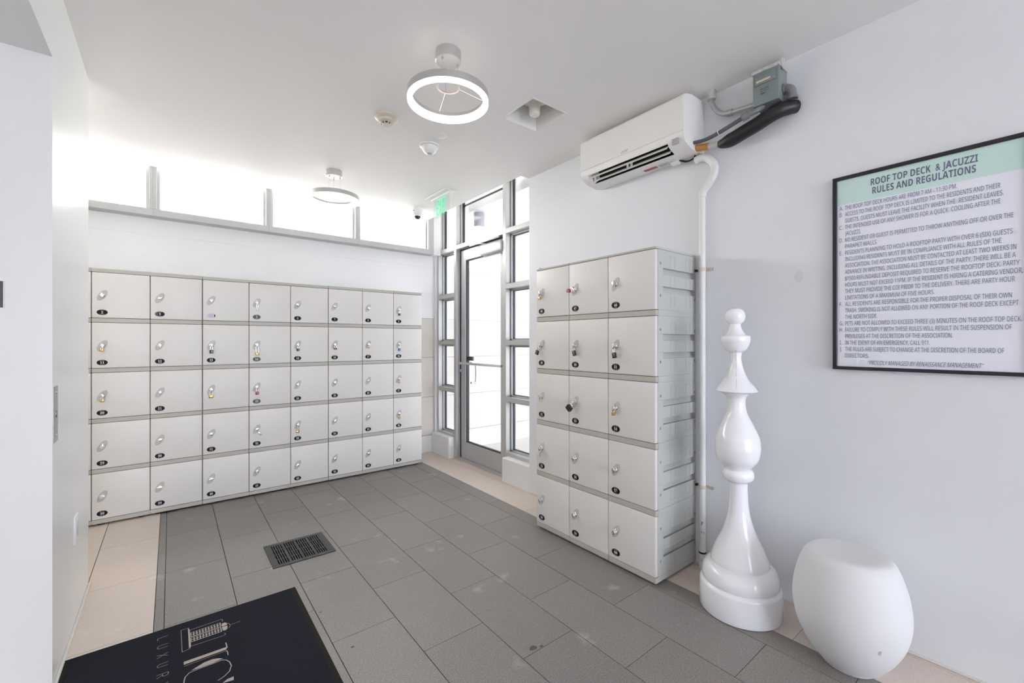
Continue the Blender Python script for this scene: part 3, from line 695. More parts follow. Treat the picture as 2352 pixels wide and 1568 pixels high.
obj('lettering', b, mat('lit_green', (0.0, 0.10, 0.05, 1), 0.5, emit=(0.0, 1.0, 0.43, 1), estr=0.20), t)
b = NB(); cyl(b, (0, .172, -.010), (0, .172, -.005), .006, n=12); obj('test_button', b, mat('red_button', (0.35, 0.01, 0.02, 1), 0.3), t)

# ------------------------------------------------------------------ air conditioner
ya, yb = 1.168, 1.862
t = thing('air_conditioner', 'white wall mounted split air conditioner high on the wall above the free standing lockers', 'air conditioner', (XB, (ya + yb) / 2, 2.2))
M_ac = mat('ac_plastic', (0.83, 0.815, 0.785, 1), 0.35, var=0.008); M_dark = mat('ac_dark', (0.015, 0.015, 0.014, 1), 0.6)
O = lambda y: y - (ya + yb) / 2
full = [(2.236, 2.478), (2.110, 2.478), (2.060, 2.466), (2.036, 2.452), (2.028, 2.440), (2.028, 2.285), (2.0285, 2.262), (2.033, 2.240), (2.045, 2.221), (2.066, 2.209), (2.100, 2.198), (2.160, 2.192), (2.236, 2.204)]
notch = [(2.236, 2.478), (2.110, 2.478), (2.060, 2.466), (2.036, 2.452), (2.028, 2.440), (2.028, 2.285), (2.0285, 2.262), (2.033, 2.240), (2.037, 2.2335), (2.052, 2.243), (2.085, 2.285), (2.130, 2.290), (2.150, 2.245), (2.104, 2.1985), (2.112, 2.197), (2.160, 2.192), (2.236, 2.204)]
def seg(pr, a, c, bm, mi=0): return loft(bm, [[Vector((x - XB, O(y), z - 2.2)) for x, z in pr] for y in (a, c)], mi)
b = NB(); seg(full, ya, 1.262, b); seg(full, 1.808, yb, b)
for f in seg(notch, 1.262, 1.808, b):
    cz = f.calc_center_median()
    if len(f.verts) == 4 and -0.19 < cz.x < -0.085 and cz.z > 0.02 and cz.z < 0.085: f.material_index = 1
obj('casing', b, [M_ac, M_dark], t, True, 30)
b = NB()
pr = [(2.0275, 2.269), (2.0240, 2.272), (2.0235, 2.438), (2.0290, 2.450), (2.050, 2.4645), (2.052, 2.463), (2.0275, 2.440)]
loft(b, [[Vector((x - XB, O(y), z - 2.2)) for x, z in pr] for y in (ya + .001, yb - .001)]); obj('front_panel', b, M_ac, t, True, 35)
def vane(c0, c1, th):
    bb = NB(); d = Vector((c1[0] - c0[0], c1[1] - c0[1])); nrm = Vector((-d.y, d.x)).normalized() * th
    q = [(c0[0], c0[1]), ((c0[0] + c1[0]) / 2 + nrm.x, (c0[1] + c1[1]) / 2 + nrm.y), (c1[0], c1[1]), (c1[0] + nrm.x, c1[1] + nrm.y), ((c0[0] + c1[0]) / 2 + 2 * nrm.x, (c0[1] + c1[1]) / 2 + 2 * nrm.y), (c0[0] + nrm.x, c0[1] + nrm.y)]
    loft(bb, [[Vector((x - XB, O(y), z - 2.2)) for x, z in q] for y in (1.272, 1.800)]); return obj('vane', bb, M_ac, t, False)
vane((2.047, 2.214), (2.070, 2.236), .0022); vane((2.078, 2.199), (2.100, 2.222), .0022)
for y in (1.79, 1.545, 1.52):
    b = NB(); box(b, (2.075 - XB, O(y) - .005, .010), (2.088 - XB, O(y) + .005, .040), 0.001); obj('vane_clip', b, M_ac, t)
b = NB(); box(b, (-.2105, O(1.214) - .017, 0.014), (-.2040, O(1.214) + .017, 0.044), .001); obj('receiver_window', b, mat('grey_window', (0.42, 0.42, 0.42, 1), 0.3), t)
b = NB(); ML = basis((2.0233 - XB, O(1.548), 0.078), (0, -1, 0), (0, 0, 1))
def dia(cx, cy, s): extrude_poly(b, [(cx - s * .58, cy), (cx, cy - s), (cx + s * .58, cy), (cx, cy + s)], ML, -.0002, .0004)
for cx_, cy_, r in ((0.006, .0105, 0), (0.0022, .0040, 1), (0.0098, .0040, 1)): extrude_poly(b, ([(cx_ - .0024, cy_), (cx_, cy_ - .004), (cx_ + .0024, cy_), (cx_, cy_ + .004)] if r == 0 else [(cx_ - .0040, cy_ - .003), (cx_ + .0006, cy_ - .003), (cx_ + .0030, cy_ + .001), (cx_ - .0012, cy_ + .001)] if cx_ < .005 else [(cx_ + .0040, cy_ - .003), (cx_ - .0006, cy_ - .003), (cx_ - .0030, cy_ + .001), (cx_ + .0012, cy_ + .001)]), ML, -.0002, .0004)
put_text(b, sans('MITSUBISHI', True), ML @ Matrix.Translation((.016, .0070, .0004)), height=.0050, width=.033); put_text(b, sans('ELECTRIC', True), ML @ Matrix.Translation((.016, .0005, .0004)), height=.0050, width=.026)
obj('maker_mark', b, mat('grey_print', (0.30, 0.30, 0.31, 1), 0.5), t)
b = NB(); n_ = Vector((-.06, 0, -1)); box(b, (2.150 - XB, O(1.487), -.0098), (2.172 - XB, O(1.405), -.0070), M=None); obj('red_sticker', b, mat('red_print', (0.42, 0.07, 0.10, 1), 0.5), t)
b = NB(); box(b, (2.140 - XB, O(1.395), -.0094), (2.185 - XB, O(1.285), -.0068)); obj('rating_sticker', b, mat('sticker_white', (0.74, 0.74, 0.72, 1), 0.5), t)
b = NB()
for k, (x0, w) in enumerate(((2.148, .06), (2.156, .085), (2.164, .05), (2.172, .08))): box(b, (x0 - XB, O(1.39), -.0099), (x0 + .0035 - XB, O(1.39 - w), -.0092))
obj('sticker_print', b, mat('grey_print', (0.30, 0.30, 0.31, 1), 0.5), t)
b = NB(); tube(b, [(2.19 - XB, O(1.285), -.004), (2.20 - XB, O(1.25), -.02), (2.21 - XB, O(1.215), -.012), (2.20 - XB, O(1.20), .002)], .004, n=8); tube(b, [(2.20 - XB, O(1.28), -.002), (2.21 - XB, O(1.24), -.016), (2.215 - XB, O(1.20), .0)], .003, n=8); obj('wiring', b, M_blackp, t, True)
b = NB(); box(b, (2.17 - XB, O(1.325), -.022), (2.20 - XB, O(1.285), -.006), .002); obj('junction_clip', b, M_white, t)

# ------------------------------------------------------------------ pipes and box at the air conditioner
t = thing('drain_pipe', 'white condensate pipe bending out under the air conditioner and down behind the lockers', 'pipe', (2.212, 1.167, 0))
M_pvc = mat('white_pipe', (0.76, 0.76, 0.74, 1), 0.4, var=0.02, scale=12)
P0 = Vector((2.212, 1.167, 0)); rel = lambda l: [Vector(p) - P0 for p in l]
b = NB(); tube(b, rel([(2.205, 1.200, 2.170), (2.205, 1.176, 2.174), (2.207, 1.146, 2.169), (2.208, 1.112, 2.138), (2.208, 1.098, 2.102), (2.208, 1.104, 2.066), (2.209, 1.128, 2.030), (2.211, 1.158, 2.000), (2.212, 1.167, 1.970)]), 0.0195, n=20); obj('bend', b, M_pvc, t, True)
b = NB(); cyl(b, (0, 0, 0.0), (0, 0, 1.985), 0.0165, n=20); cyl(b, (0, 0, 0.0), (0, 0, 0.085), 0.0185, n=20); obj('riser', b, M_pvc, t, True)
b = NB(); cyl(b, (0, 0, 0.080), (0, 0, 0.088), 0.0188, n=20); obj('black_tie', b, M_blackp, t)
M_strap = mat('tan_strap', (0.66, 0.58, 0.46, 1), 0.5)
for z in (1.583, 0.430):
    b = NB(); loft(b, [[Vector((.0185 * math.cos(a), .0185 * math.sin(a), zz)) for a in [2 * PI * k / 20 for k in range(20)]] for zz in (z - .009, z + .009)]); box(b, (.019, -.052, z - .008), (.024, .046, z + .008)); s = obj('pipe_strap', b, M_strap, t, True)
    b = NB(); cyl(b, (.010, -.043, z), (.0195, -.043, z), .007, n=12); obj('screw', b, M_steel, s, True)
    b = NB(); cyl(b, (.008, .040, z), (.0195, .040, z), .007, n=12); obj('screw', b, M_blackp, s, True)
b = NB()
M_pp = mat('purple_primer', (0.10, 0.07, 0.30, 1), 0.5)
for z, a0, w in ((0.245, 3.5, .25), (0.190, 3.9, .3), (0.195, 3.3, .1), (0.045, 3.5, .35), (0.235, 3.3, .12)):
    ngon(b, [Vector((.0168 * math.cos(a0 + da) * (1.12 if z < .09 else 1), .0168 * math.sin(a0 + da) * (1.12 if z < .09 else 1), z + dz)) for da, dz in ((-w, -.004), (w, -.006), (w * .9, .005), (-w * .5, .007))], 0)
obj('primer_smears', b, M_pp, t)

t = thing('disconnect_box', 'grey green electrical box with a bare metal top against the ceiling', 'electrical box', (XB, 0.828, 2.30))
M_box = mat('grey_green_enamel', (0.22, 0.26, 0.255, 1), 0.4, 0.1, var=0.03, scale=10); M_scr = mat('scraped_metal', (0.60, 0.60, 0.58, 1), 0.4, 0.4, var=0.35, scale=70, bump=.2, bscale=120)
Q = lambda x, y, z: Vector((x - XB, y - 0.828, z - 2.30))
b = NB(); box(b, Q(2.140, .773, 2.297), Q(2.2365, .883, 2.452), .003); obj('enclosure', b, M_box, t)
b = NB(); box(b, Q(2.132, .769, 2.444), Q(2.2365, .887, 2.459), .003); cyl(b, Q(2.175, .7695, 2.462), Q(2.175, .766, 2.462), .026, n=20); obj('hood', b, M_scr, t, True)
b = NB(); box(b, Q(2.134, .784, 2.388), Q(2.142, .874, 2.428), .0035, seg=3); obj('embossed_panel', b, M_box, t, True)
b = NB(); box(b, Q(2.1332, .806, 2.398), Q(2.136, .865, 2.4075)); obj('tape_label', b, mat('cream_tape', (0.68, 0.60, 0.42, 1), 0.5), t)
b = NB()
for s, z, hh, w in (('PNL-EPH', 2.3635, .0065, .036), ('CKT 14,16', 2.3525, .0065, .036), ('208V', 2.341, .0075, .024)): put_text(b, s, basis(Q(2.1396, .851, z), (0, -1, 0), (0, 0, 1)), height=hh, width=w, off=.012)
obj('handwriting', b, M_blackp, t)

t = thing('metal_conduit', 'bare metal conduit elbow between the ceiling and the grey electrical box', 'conduit', (2.205, 1.0, 2.35)); P0 = Vector((2.205, 1.0, 2.35))
M_cond = mat('galvanised', (0.50, 0.51, 0.50, 1), 0.38, 0.8, var=0.1, scale=40)
b = NB(); tube(b, rel([(2.200, .884, 2.334), (2.200, .960, 2.343), (2.200, 1.012, 2.348), (2.200, 1.055, 2.361), (2.200, 1.090, 2.398), (2.200, 1.108, 2.440), (2.200, 1.112, 2.475)]), .0125, n=16); obj('tube', b, M_cond, t, True)
b = NB(); cyl(b, *rel([(2.200, 1.004, 2.347), (2.200, 1.028, 2.350)]), .0165, n=18); cyl(b, *rel([(2.200, .884, 2.334), (2.200, .898, 2.336)]), .0175, n=18); obj('coupling', b, M_cond, t, True)
b = NB(); cyl(b, *rel([(2.200, 1.110, 2.455), (2.200, 1.112, 2.4995)]), .021, .024, n=10); obj('connector', b, M_scr, t)

t = thing('refrigerant_hose', 'thick black insulated hose slung between the air conditioner and the wall', 'hose', (2.17, .95, 2.22)); P0 = Vector((2.17, .95, 2.22))
b = NB(); tube(b, rel([(2.165, 1.055, 2.195), (2.165, 1.028, 2.192), (2.165, .985, 2.197), (2.165, .935, 2.209), (2.168, .880, 2.224), (2.172, .830, 2.242), (2.185, .785, 2.259), (2.215, .750, 2.268), (2.236, .735, 2.270)]), lambda s: .0165 + .0165 * min(1, s * 5) - .006 * max(0, s - .75) * 4, n=22); obj('insulation', b, mat('black_foam', (0.012, 0.012, 0.013, 1), 0.42, bump=.25, bscale=50), t, True)
b = NB(); tube(b, rel([(2.160, 1.105, 2.200), (2.163, 1.075, 2.197), (2.165, 1.050, 2.195)]), .0160, n=18); obj('white_sleeve', b, mat('greyed_tape', (0.55, 0.52, 0.49, 1), 0.5), t, True)
b = NB(); tube(b, rel([(2.155, 1.169, 2.213), (2.158, 1.140, 2.208), (2.160, 1.103, 2.200)]), .0175, n=18); obj('orange_tape', b, mat('orange_tape', (0.50, 0.25, 0.06, 1), 0.45), t, True)
b = NB(); tube(b, rel([(2.232, .742, 2.292), (2.215, .722, 2.284), (2.212, .722, 2.262), (2.222, .745, 2.246)]), .0055, n=10); obj('loose_end', b, M_blackp, t, True)
b = NB(); cyl(b, *rel([(2.228, .744, 2.299), (2.213, .733, 2.293)]), .008, n=10); obj('red_sealant', b, mat('red_sealant', (0.45, 0.05, 0.04, 1), 0.5), t, True)
t = thing('power_cable', 'thin grey flexible cable running above the black hose to the electrical box', 'cable', (2.15, .98, 2.24)); P0 = Vector((2.15, .98, 2.24))
M_gcab = mat('grey_rubber', (0.11, 0.11, 0.115, 1), 0.45, var=.05, scale=30)
b = NB(); tube(b, rel([(2.130, 1.169, 2.233), (2.128, 1.120, 2.226), (2.126, 1.070, 2.228), (2.124, 1.020, 2.236), (2.122, .960, 2.249), (2.124, .912, 2.262)]), .0095, n=14); obj('jacket', b, M_gcab, t, True)
b = NB(); tube(b, rel([(2.124, .912, 2.262), (2.130, .884, 2.270), (2.145, .862, 2.280), (2.165, .852, 2.297)]), .0125, n=14); cyl(b, *rel([(2.123, .925, 2.258), (2.127, .898, 2.267)]), .0165, n=12); obj('connector', b, mat('grey_nylon', (0.20, 0.20, 0.215, 1), 0.4), t, True)
b = NB(); tube(b, rel([(2.125, 1.035, 2.222), (2.112, 1.036, 2.232), (2.122, 1.037, 2.248)]), .002, n=6); obj('cable_tie', b, M_white, t)
t = thing('conduit_elbow', 'grey plastic conduit elbow on the side of the electrical box above the black hose', 'conduit', (2.2, .76, 2.32)); P0 = Vector((2.2, .76, 2.32))
b = NB(); tube(b, rel([(2.195, .7725, 2.352), (2.195, .758, 2.350), (2.197, .745, 2.338), (2.200, .741, 2.318), (2.202, .741, 2.300)]), .019, n=16); obj('bend', b, mat('grey_nylon', (0.20, 0.20, 0.215, 1), 0.4), t, True)
b = NB(); cyl(b, *rel([(2.202, .741, 2.306), (2.202, .741, 2.296)]), .024, n=10); cyl(b, *rel([(2.195, .7725, 2.352), (2.195, .764, 2.351)]), .025, n=12); obj('locknut', b, mat('grey_nylon', (0.20, 0.20, 0.215, 1), 0.4), t, True)

# ------------------------------------------------------------------ rules sign
t = thing('rules_sign', 'large framed rooftop rules sign with a mint green heading on the wall above the stool', 'sign', (XB, .3185, 1.489))
S = lambda x, y, z: Vector((x - XB, y - .3185, z - 1.489))
b = NB()
for a, c in (((.043, 1.880), (.594, 1.895)), ((.043, 1.083), (.594, 1.0965))): box(b, S(2.216, a[0], a[1]), S(2.2365, c[0], c[1]), .0015, seg=1)
for a, c in ((.578, .594), (.043, .059)): box(b, S(2.216, a, 1.0965), S(2.2365, c, 1.880), .0015, seg=1)
obj('frame', b, mat('black_frame', (0.018, 0.015, 0.020, 1), 0.35), t)
b = NB(); box(b, S(2.224, .059, 1.0965), S(2.235, .578, 1.880)); box(b, S(2.2232, .059, 1.776), S(2.2245, .578, 1.880), mi=1)
obj('panel', b, [mat('sign_white', (0.83, 0.84, 0.91, 1), 0.25), mat('sign_mint', (0.58, 0.765, 0.705, 1), 0.22)], t)
M_ink = mat('slate_ink', (0.150, 0.155, 0.255, 1), 0.35)
SB = lambda y, z, x=2.2226: basis(S(x, y, z), (0, -1, 0), (0, 0, 1))
b = NB()
put_text(b, sans('ROOF TOP DECK  & JACUZZI', True), SB(.3185, 1.8325), height=.0265, width=.296, align='C'); put_text(b, sans('RULES AND REGULATIONS', True), SB(.3185, 1.797), height=.0265, width=.286, align='C')
obj('heading', b, M_ink, t)
b = NB()
LINES = [('A.', 'THE ROOF TOP DECK HOURS ARE FROM 7 AM - 11:30 PM.', .329), ('B.', 'ACCESS TO THE ROOF TOP DECK IS LIMITED TO THE RESIDENTS AND THEIR', .433), ('', 'GUESTS. GUESTS MUST LEAVE THE FACILITY WHEN THE  RESIDENT LEAVES.', .440), ('C.', 'THE INTENDED USE OF ANY SHOWER IS FOR A QUICK  COOLING AFTER THE', .433), ('', 'JACUZZI.', .052),
 ('D.', 'NO RESIDENT OR GUEST IS PERMITTED TO THROW ANYTHING OFF OR OVER THE', .462), ('', 'PARAPET WALLS.', .106), ('E.', 'RESIDENTS PLANNING TO HOLD A ROOFTOP PARTY WITH OVER 6 (SIX) GUESTS', .460), ('', 'INCLUDING RESIDENTS MUST BE IN COMPLIANCE WITH ALL RULES OF THE', .435), ('', 'ASSOCIATION. THE ASSOCIATION MUST BE CONTACTED AT LEAST TWO WEEKS IN', .468), ('', 'ADVANCE IN WRITING, INCLUDING ALL DETAILS OF THE PARTY. THERE WILL BE A', .467), ('', '$1500 REFUNDABLE DEPOSIT REQUIRED TO RESERVE THE ROOFTOP DECK. PARTY', .475), ('', 'HOURS MUST NOT EXCEED 11PM. IF THE RESIDENT IS HIRING A CATERING VENDOR,', .482), ('', 'THEY MUST PROVIDE THE COI PRIOR TO THE DELIVERY. THERE ARE PARTY HOUR', .465), ('', 'LIMITATIONS OF A MAXIMUM OF FIVE HOURS.', .270),
 ('F.', 'ALL RESIDENTS ARE RESPONSIBLE FOR THE PROPER DISPOSAL OF THEIR OWN', .458), ('', 'TRASH. SMOKING IS NOT ALLOWED ON ANY PORTION OF THE ROOF DECK EXCEPT', .473), ('', 'THE NORTH SIDE.', .105), ('G.', 'PETS ARE NOT ALLOWED TO EXCEED THREE (3) MINUTES ON THE ROOF TOP DECK.', .480), ('H.', 'FAILURE TO COMPLY WITH THESE RULES WILL RESULT IN THE SUSPENSION OF', .458), ('', 'PRIVILEGES AT THE DISCRETION OF THE ASSOCIATION.', .318), ('I.', 'IN THE EVENT OF AN EMERGENCY, CALL 911.', .258), ('J.', 'THE RULES ARE SUBJECT TO CHANGE AT THE DISCRETION OF THE BOARD OF', .441), ('', 'DIRECTORS.', .078)]
z = 1.7535
for k, (a, s, w) in enumerate(LINES):
    if a: put_text(b, sans(a), SB(.5705, z), height=.0168, xs=.62)
    put_text(b, sans(s), SB(.5515, z), height=.0168, width=w)
    z -= .02695
put_text(b, '\u201c' + sans('PROUDLY MANAGED BY RENAISSANCE MANAGEMENT') + '\u201d', SB(.478, 1.1065), height=.0168, width=.318, shear=.2)
obj('rules_text', b, M_ink, t)

# ------------------------------------------------------------------ chess piece
t = thing('chess_pawn', 'tall glossy white turned chess piece statue standing beside the lockers', 'statue', (2.0156, .889, 0))
prof = [(0.1500, 0.0), (0.1655, 0.002), (0.1679, 0.006), (0.1675, 0.060), (0.1670, 0.112), (0.1645, 0.120), (0.1590, 0.1235), (0.1560, 0.1265)]
tor = [(0.1545, 0.1285), (0.1565, 0.140), (0.1560, 0.158), (0.1490, 0.182), (0.1370, 0.198), (0.1260, 0.204), (0.1210, 0.2055)]
cone = [(0.1195, 0.2075), (0.1185, 0.222), (0.1110, 0.246), (0.0960, 0.285), (0.0704, 0.3385), (0.0505, 0.402), (0.0412, 0.461), (0.0384, 0.529), (0.0395, 0.566)]
ringp = [(0.0440, 0.571), (0.0586, 0.580), (0.0650, 0.593), (0.0658, 0.607), (0.0610, 0.620), (0.0545, 0.627)]
bulb = [(0.0560, 0.633), (0.0620, 0.641), (0.0840, 0.672), (0.0935, 0.715), (0.0935, 0.740), (0.0890, 0.775), (0.0642, 0.832), (0.0440, 0.875), (0.0362, 0.915), (0.0385, 0.944), (0.0480, 0.960), (0.0620, 0.970), (0.0850, 0.9765)]
skirt = [(0.0875, 0.9790), (0.0865, 0.9815), (0.0740, 0.9985), (0.0480, 1.0327), (0.0320, 1.0718), (0.0235, 1.111), (0.0225, 1.130), (0.0262, 1.151)]
coll = [(0.0300, 1.1535), (0.0420, 1.162), (0.0520, 1.178), (0.0600, 1.200), (0.0618, 1.214), (0.0605, 1.2245), (0.0585, 1.2265)]
neck = [(0.0440, 1.232), (0.0330, 1.246), (0.0255, 1.262), (0.0225, 1.279)]
ball = [(0.0250, 1.2815), (0.0360, 1.292), (0.0415, 1.307), (0.0420, 1.320), (0.0380, 1.336), (0.0270, 1.3475), (0.0120, 1.352), (0.0008, 1.3525)]
P = []
for pt in (prof,): P += pt
for pt in (tor, cone, ringp, bulb, skirt, coll, neck, ball): P += smooth_prof(pt, 4)
b = NB(); lathe(b, P, n=72)
M_gw = mat('gloss_white', (0.86, 0.86, 0.88, 1), 0.16, var=.004, coat=.3)
o = obj('body', b, M_gw, t, True, 50)
dirv = Vector((2.0156, .889, 0)).normalized(); lv = Vector((-dirv.y, dirv.x, 0))
# a slight lean of everything above the base
for v in o.data.vertices:
    if v.co.z > .12: v.co += lv * (.019 * (v.co.z - .12) / 1.23)
b = NB(); th = math.atan2(-dirv.y, -dirv.x)
for z0, z1, r0, r1 in ((1.164, 1.152, .0455, .0268), (1.151, 1.111, .0268, .0241), (1.105, 1.075, .0247, .0316), (1.07, 1.045, .0330, .0420), (1.035, 0.99, .0470, .0805)):
    n_ = 5
    for k in range(n_):
        za, zb_ = z0 + (z1 - z0) * k / n_, z0 + (z1 - z0) * (k + .8) / n_
        def pt(zz, dd):
            r = None
            for (ra, aa), (rb, bb_) in zip(P, P[1:]):
                if aa <= zz <= bb_ and zz > 0.98: r = ra + (rb - ra) * (zz - aa) / max(bb_ - aa, 1e-6)
            r = (r or r0) + .0005; a2 = th + .02 + dd / r
            return Vector((r * math.cos(a2), r * math.sin(a2), zz)) + lv * (.019 * (zz - .12) / 1.23)
        ngon(b, [pt(za, -.0006), pt(za, .0005), pt(zb_, .0006), pt(zb_, -.0004)], 0)
obj('crack', b, mat('dark_crack', (0.22, 0.20, 0.20, 1), .8), t)

# ------------------------------------------------------------------ stool
t = thing('egg_stool', 'matte white egg shaped plastic stool under the rules sign', 'stool', (1.993, .484, 0))
sp = [(0.083, 0.0), (0.087, 0.004), (0.089, 0.011), (0.092, 0.014), (0.108, 0.028), (0.138, 0.072), (0.164, 0.130), (0.1765, 0.190), (0.1775, 0.240), (0.170, 0.295), (0.157, 0.345), (0.143, 0.383), (0.131, 0.401), (0.118, 0.410), (0.095, 0.4125), (0.05, 0.4105), (0.0008, 0.4095)]
b = NB(); lathe(b, sp[:3] + smooth_prof(sp[3:], 4), n=72); o = obj('shell', b, mat('frosted_plastic', (0.69, 0.685, 0.69, 1), 0.6, spec=.3, var=.012, scale=4), t, True, 60)
b = NB(); a0 = math.atan2(-.484, -1.993) + .50
for z0, w in ((0.158, .006),):
    r = .1705; ngon(b, [Vector((r * math.cos(a0 + da), r * math.sin(a0 + da), z0 + dz)) + Vector((math.cos(a0), math.sin(a0), 0)) * .0012 for da, dz in ((-.02, -.010), (.012, -.012), (.03, .0), (.0, .016), (-.025, .010))], 0)
obj('scuff', b, mat('scuff_grey', (0.42, 0.39, 0.40, 1), .7), t)

# ------------------------------------------------------------------ floor drain
t = thing('drain_grate', 'dark slotted floor drain grate set in the grey tiles', 'drain grate', ((GR[0] + GR[2]) / 2, (GR[1] + GR[3]) / 2, 0))
hx, hy = (GR[2] - GR[0]) / 2, (GR[3] - GR[1]) / 2
M_gr = mat('dark_grate', (0.040, 0.041, 0.040, 1), 0.45, 0.1, var=.08, scale=30)
b = NB(); e = .026; g = .003
for a, c in (((-hx, -hy), (hx, -hy + e)), ((-hx, hy - e), (hx, hy)), ((-hx, -hy + e), (-hx + e + g, hy - e)), ((hx - e - g, -hy + e), (hx, hy - e))): box(b, (a[0], a[1], -.012), (c[0], c[1], .0045), .001, seg=1)
obj('rim', b, M_gr, t)
x0, x1, y0, y1 = -hx + e + g, hx - e - g, -hy + e, hy - e
b = NB()
gw = (x1 - x0) / 4; sw_ = .0062
for gI in range(4):
    gx = x0 + gI * gw; pitch = (gw - .008) / 5
    box(b, (gx - (.0 if gI == 0 else .004), y0, -.012), (gx + .004, y1, .0038))
    for k in range(5):
        s0 = gx + .004 + k * pitch + sw_; box(b, (s0, y0, -.012), (gx + .004 + (k + 1) * pitch, y1, .0035))
for r in range(5):
    yy = y0 + (y1 - y0) * r / 4; box(b, (x0, yy - .0035, -.012), (x1, yy + .0035, .0032))
box(b, (x1 - .006, y0, -.012), (x1, y1, .0038))
obj('slotted_cover', b, M_gr, t)

# ------------------------------------------------------------------ floor mat
t = thing('floor_mat', 'black entrance mat with a woven tower logo and pale lettering by the pier', 'floor mat', (0.078, 1.55, 0))
mx0, mx1, my0, my1 = -.318, .475, .72, 2.312
F = lambda x, y, z: Vector((x - .078, y - 1.55, z))
b = NB(); box(b, F(mx0, my0, 0), F(mx1, my1, .004), .0015, seg=1); obj('rubber_border', b, mat('black_rubber', (0.014, 0.014, 0.013, 1), .75, spec=.15), t)
M_pile = mat('mat_pile', (0.021, 0.021, 0.030, 1), 0.95, var=.55, scale=420, bump=.9, bscale=500, spec=.1)
b = NB(); box(b, F(mx0 + .022, my0 + .022, .002), F(mx1 - .022, my1 - .012, .009), .002, seg=1); obj('pile', b, M_pile, t)
M_yarn = mat('pale_yarn', (0.42, 0.375, 0.34, 1), 0.95, var=.25, scale=400, spec=.1)
b = NB(); ZT = .0096
def poly(l, mi=0, dz=0): ngon(b, [F(x, y, ZT + dz) for x, y in l], mi, (0, 0, 1))
def stroke(l, w, close=False, jit=.0):
    L = [Vector((p[0], p[1], 0)) for p in l]
    for p, q in zip(L, L[1:] + ([L[0]] if close else [])):
        d = (q - p).normalized(); n_ = Vector((-d.y, d.x, 0)) * w / 2; p2, q2 = p - d * w * .4, q + d * w * .4
        poly([(p2 + n_)[:2], (q2 + n_)[:2], (q2 - n_)[:2], (p2 - n_)[:2]], 0, random.uniform(0, .0002))
stroke([(.0316, 2.2448), (.0561, 2.2440), (.0590, 2.2240)], .0016); stroke([(.0316, 2.2448), (.0329, 2.0846), (.0570, 2.0900), (.0600, 2.105)], .0016)
poly([(.0543, 2.2400), (.0600, 2.2250), (.0608, 2.1043), (.0539, 2.0934)])
stroke([(.0611, 2.2235), (.1696, 2.2264), (.1729, 2.2143), (.170, 2.206)], .0018); stroke([(.0622, 2.1031), (.1677, 2.0976), (.1744, 2.1029), (.171, 2.113)], .0018)
for ya_, yb_ in ((2.170, 2.203), (2.131, 2.164)):
    poly([(.0615, ya_), (.1640, ya_), (.1640, yb_), (.0615, yb_)])
    for k in range(10):
        for r in range(2):
            xx = .0640 + k * .0100; yy = ya_ + .0035 + r * .0150; poly([(xx, yy), (xx + .0062, yy), (xx + .0062, yy + .0112), (xx, yy + .0112)], 1, .0004)
stroke([(.0615, 2.167), (.178, 2.164)], .0012)
poly([(.1665, 2.190), (.1740, 2.193), (.1815, 2.1905), (.1845, 2.180), (.1845, 2.168), (.1665, 2.168)]); poly([(.1665, 2.163), (.1845, 2.163), (.1845, 2.146), (.1815, 2.136), (.1740, 2.132), (.1665, 2.137)])
stroke([(.186, 2.182), (.1915, 2.172), (.194, 2.1605), (.1925, 2.149), (.1885, 2.141)], .0014); stroke([(.194, 2.1600), (.2309, 2.1622)], .0014)
obj('woven_emblem', b, [M_yarn, M_pile], t); b = NB()
def letter():
    global b
    obj('woven_letter', b, [M_yarn, M_pile], t); b = NB()
# first letter: heavy stem, fine outline and serif
poly([(.0363, 2.0175), (.0363, 1.9985), (.1684, 1.9965), (.1690, 2.0124)]); stroke([(.0375, 1.9890), (.165, 1.9890)], .0016); stroke([(.1693, 2.0414), (.1705, 2.0200), (.1708, 2.0071)], .0036); stroke([(.165, 1.9890), (.1692, 1.984), (.1698, 1.9574)], .0030)
letter()
# second letter, round
poly([(.0560, 1.9467), (.0722, 1.9560), (.0965, 1.9671), (.1222, 1.9676), (.1400, 1.9590), (.1526, 1.9480), (.1206, 1.9425), (.0897, 1.9434)])
stroke([(.0359, 1.8750), (.0345, 1.8900), (.0359, 1.9066), (.0389, 1.9224), (.0513, 1.9385), (.0786, 1.9403), (.1204, 1.9393), (.1500, 1.9400), (.1620, 1.9300), (.1702, 1.9117), (.1736, 1.8856), (.1654, 1.8579), (.1485, 1.8410), (.1300, 1.8321)], .0030)
poly([(.1746, 1.8203), (.1730, 1.8000), (.1400, 1.8080), (.1550, 1.8190)])
letter()
W_ = .0014
stroke([(-.0424, 2.2226), (-.0420, 2.2382), (-.0105, 2.2388)], W_); letter(); stroke([(-.0103, 2.182), (-.036, 2.1815), (-.0415, 2.1765), (-.042, 2.1662), (-.037, 2.1607), (-.0109, 2.1625)], W_); letter()
stroke([(-.0427, 2.0983), (-.0107, 2.1191)], W_); stroke([(-.0432, 2.1199), (-.0106, 2.1000)], W_); letter(); stroke([(-.0097, 2.0556), (-.0339, 2.0557), (-.0404, 2.0493), (-.0389, 2.0395), (-.0103, 2.0380)], W_); letter()
stroke([(-.0406, 1.9935), (-.0081, 1.9925), (-.0085, 1.9800), (-.014, 1.9750), (-.0210, 1.9760), (-.0250, 1.9810), (-.0254, 1.9920)], W_); stroke([(-.0250, 1.9840), (-.0403, 1.9740)], W_); letter(); stroke([(-.0090, 1.9340), (-.0230, 1.9250), (-.0410, 1.9250)], W_); stroke([(-.0090, 1.9160), (-.0230, 1.9250)], W_)
letter(); b.free()

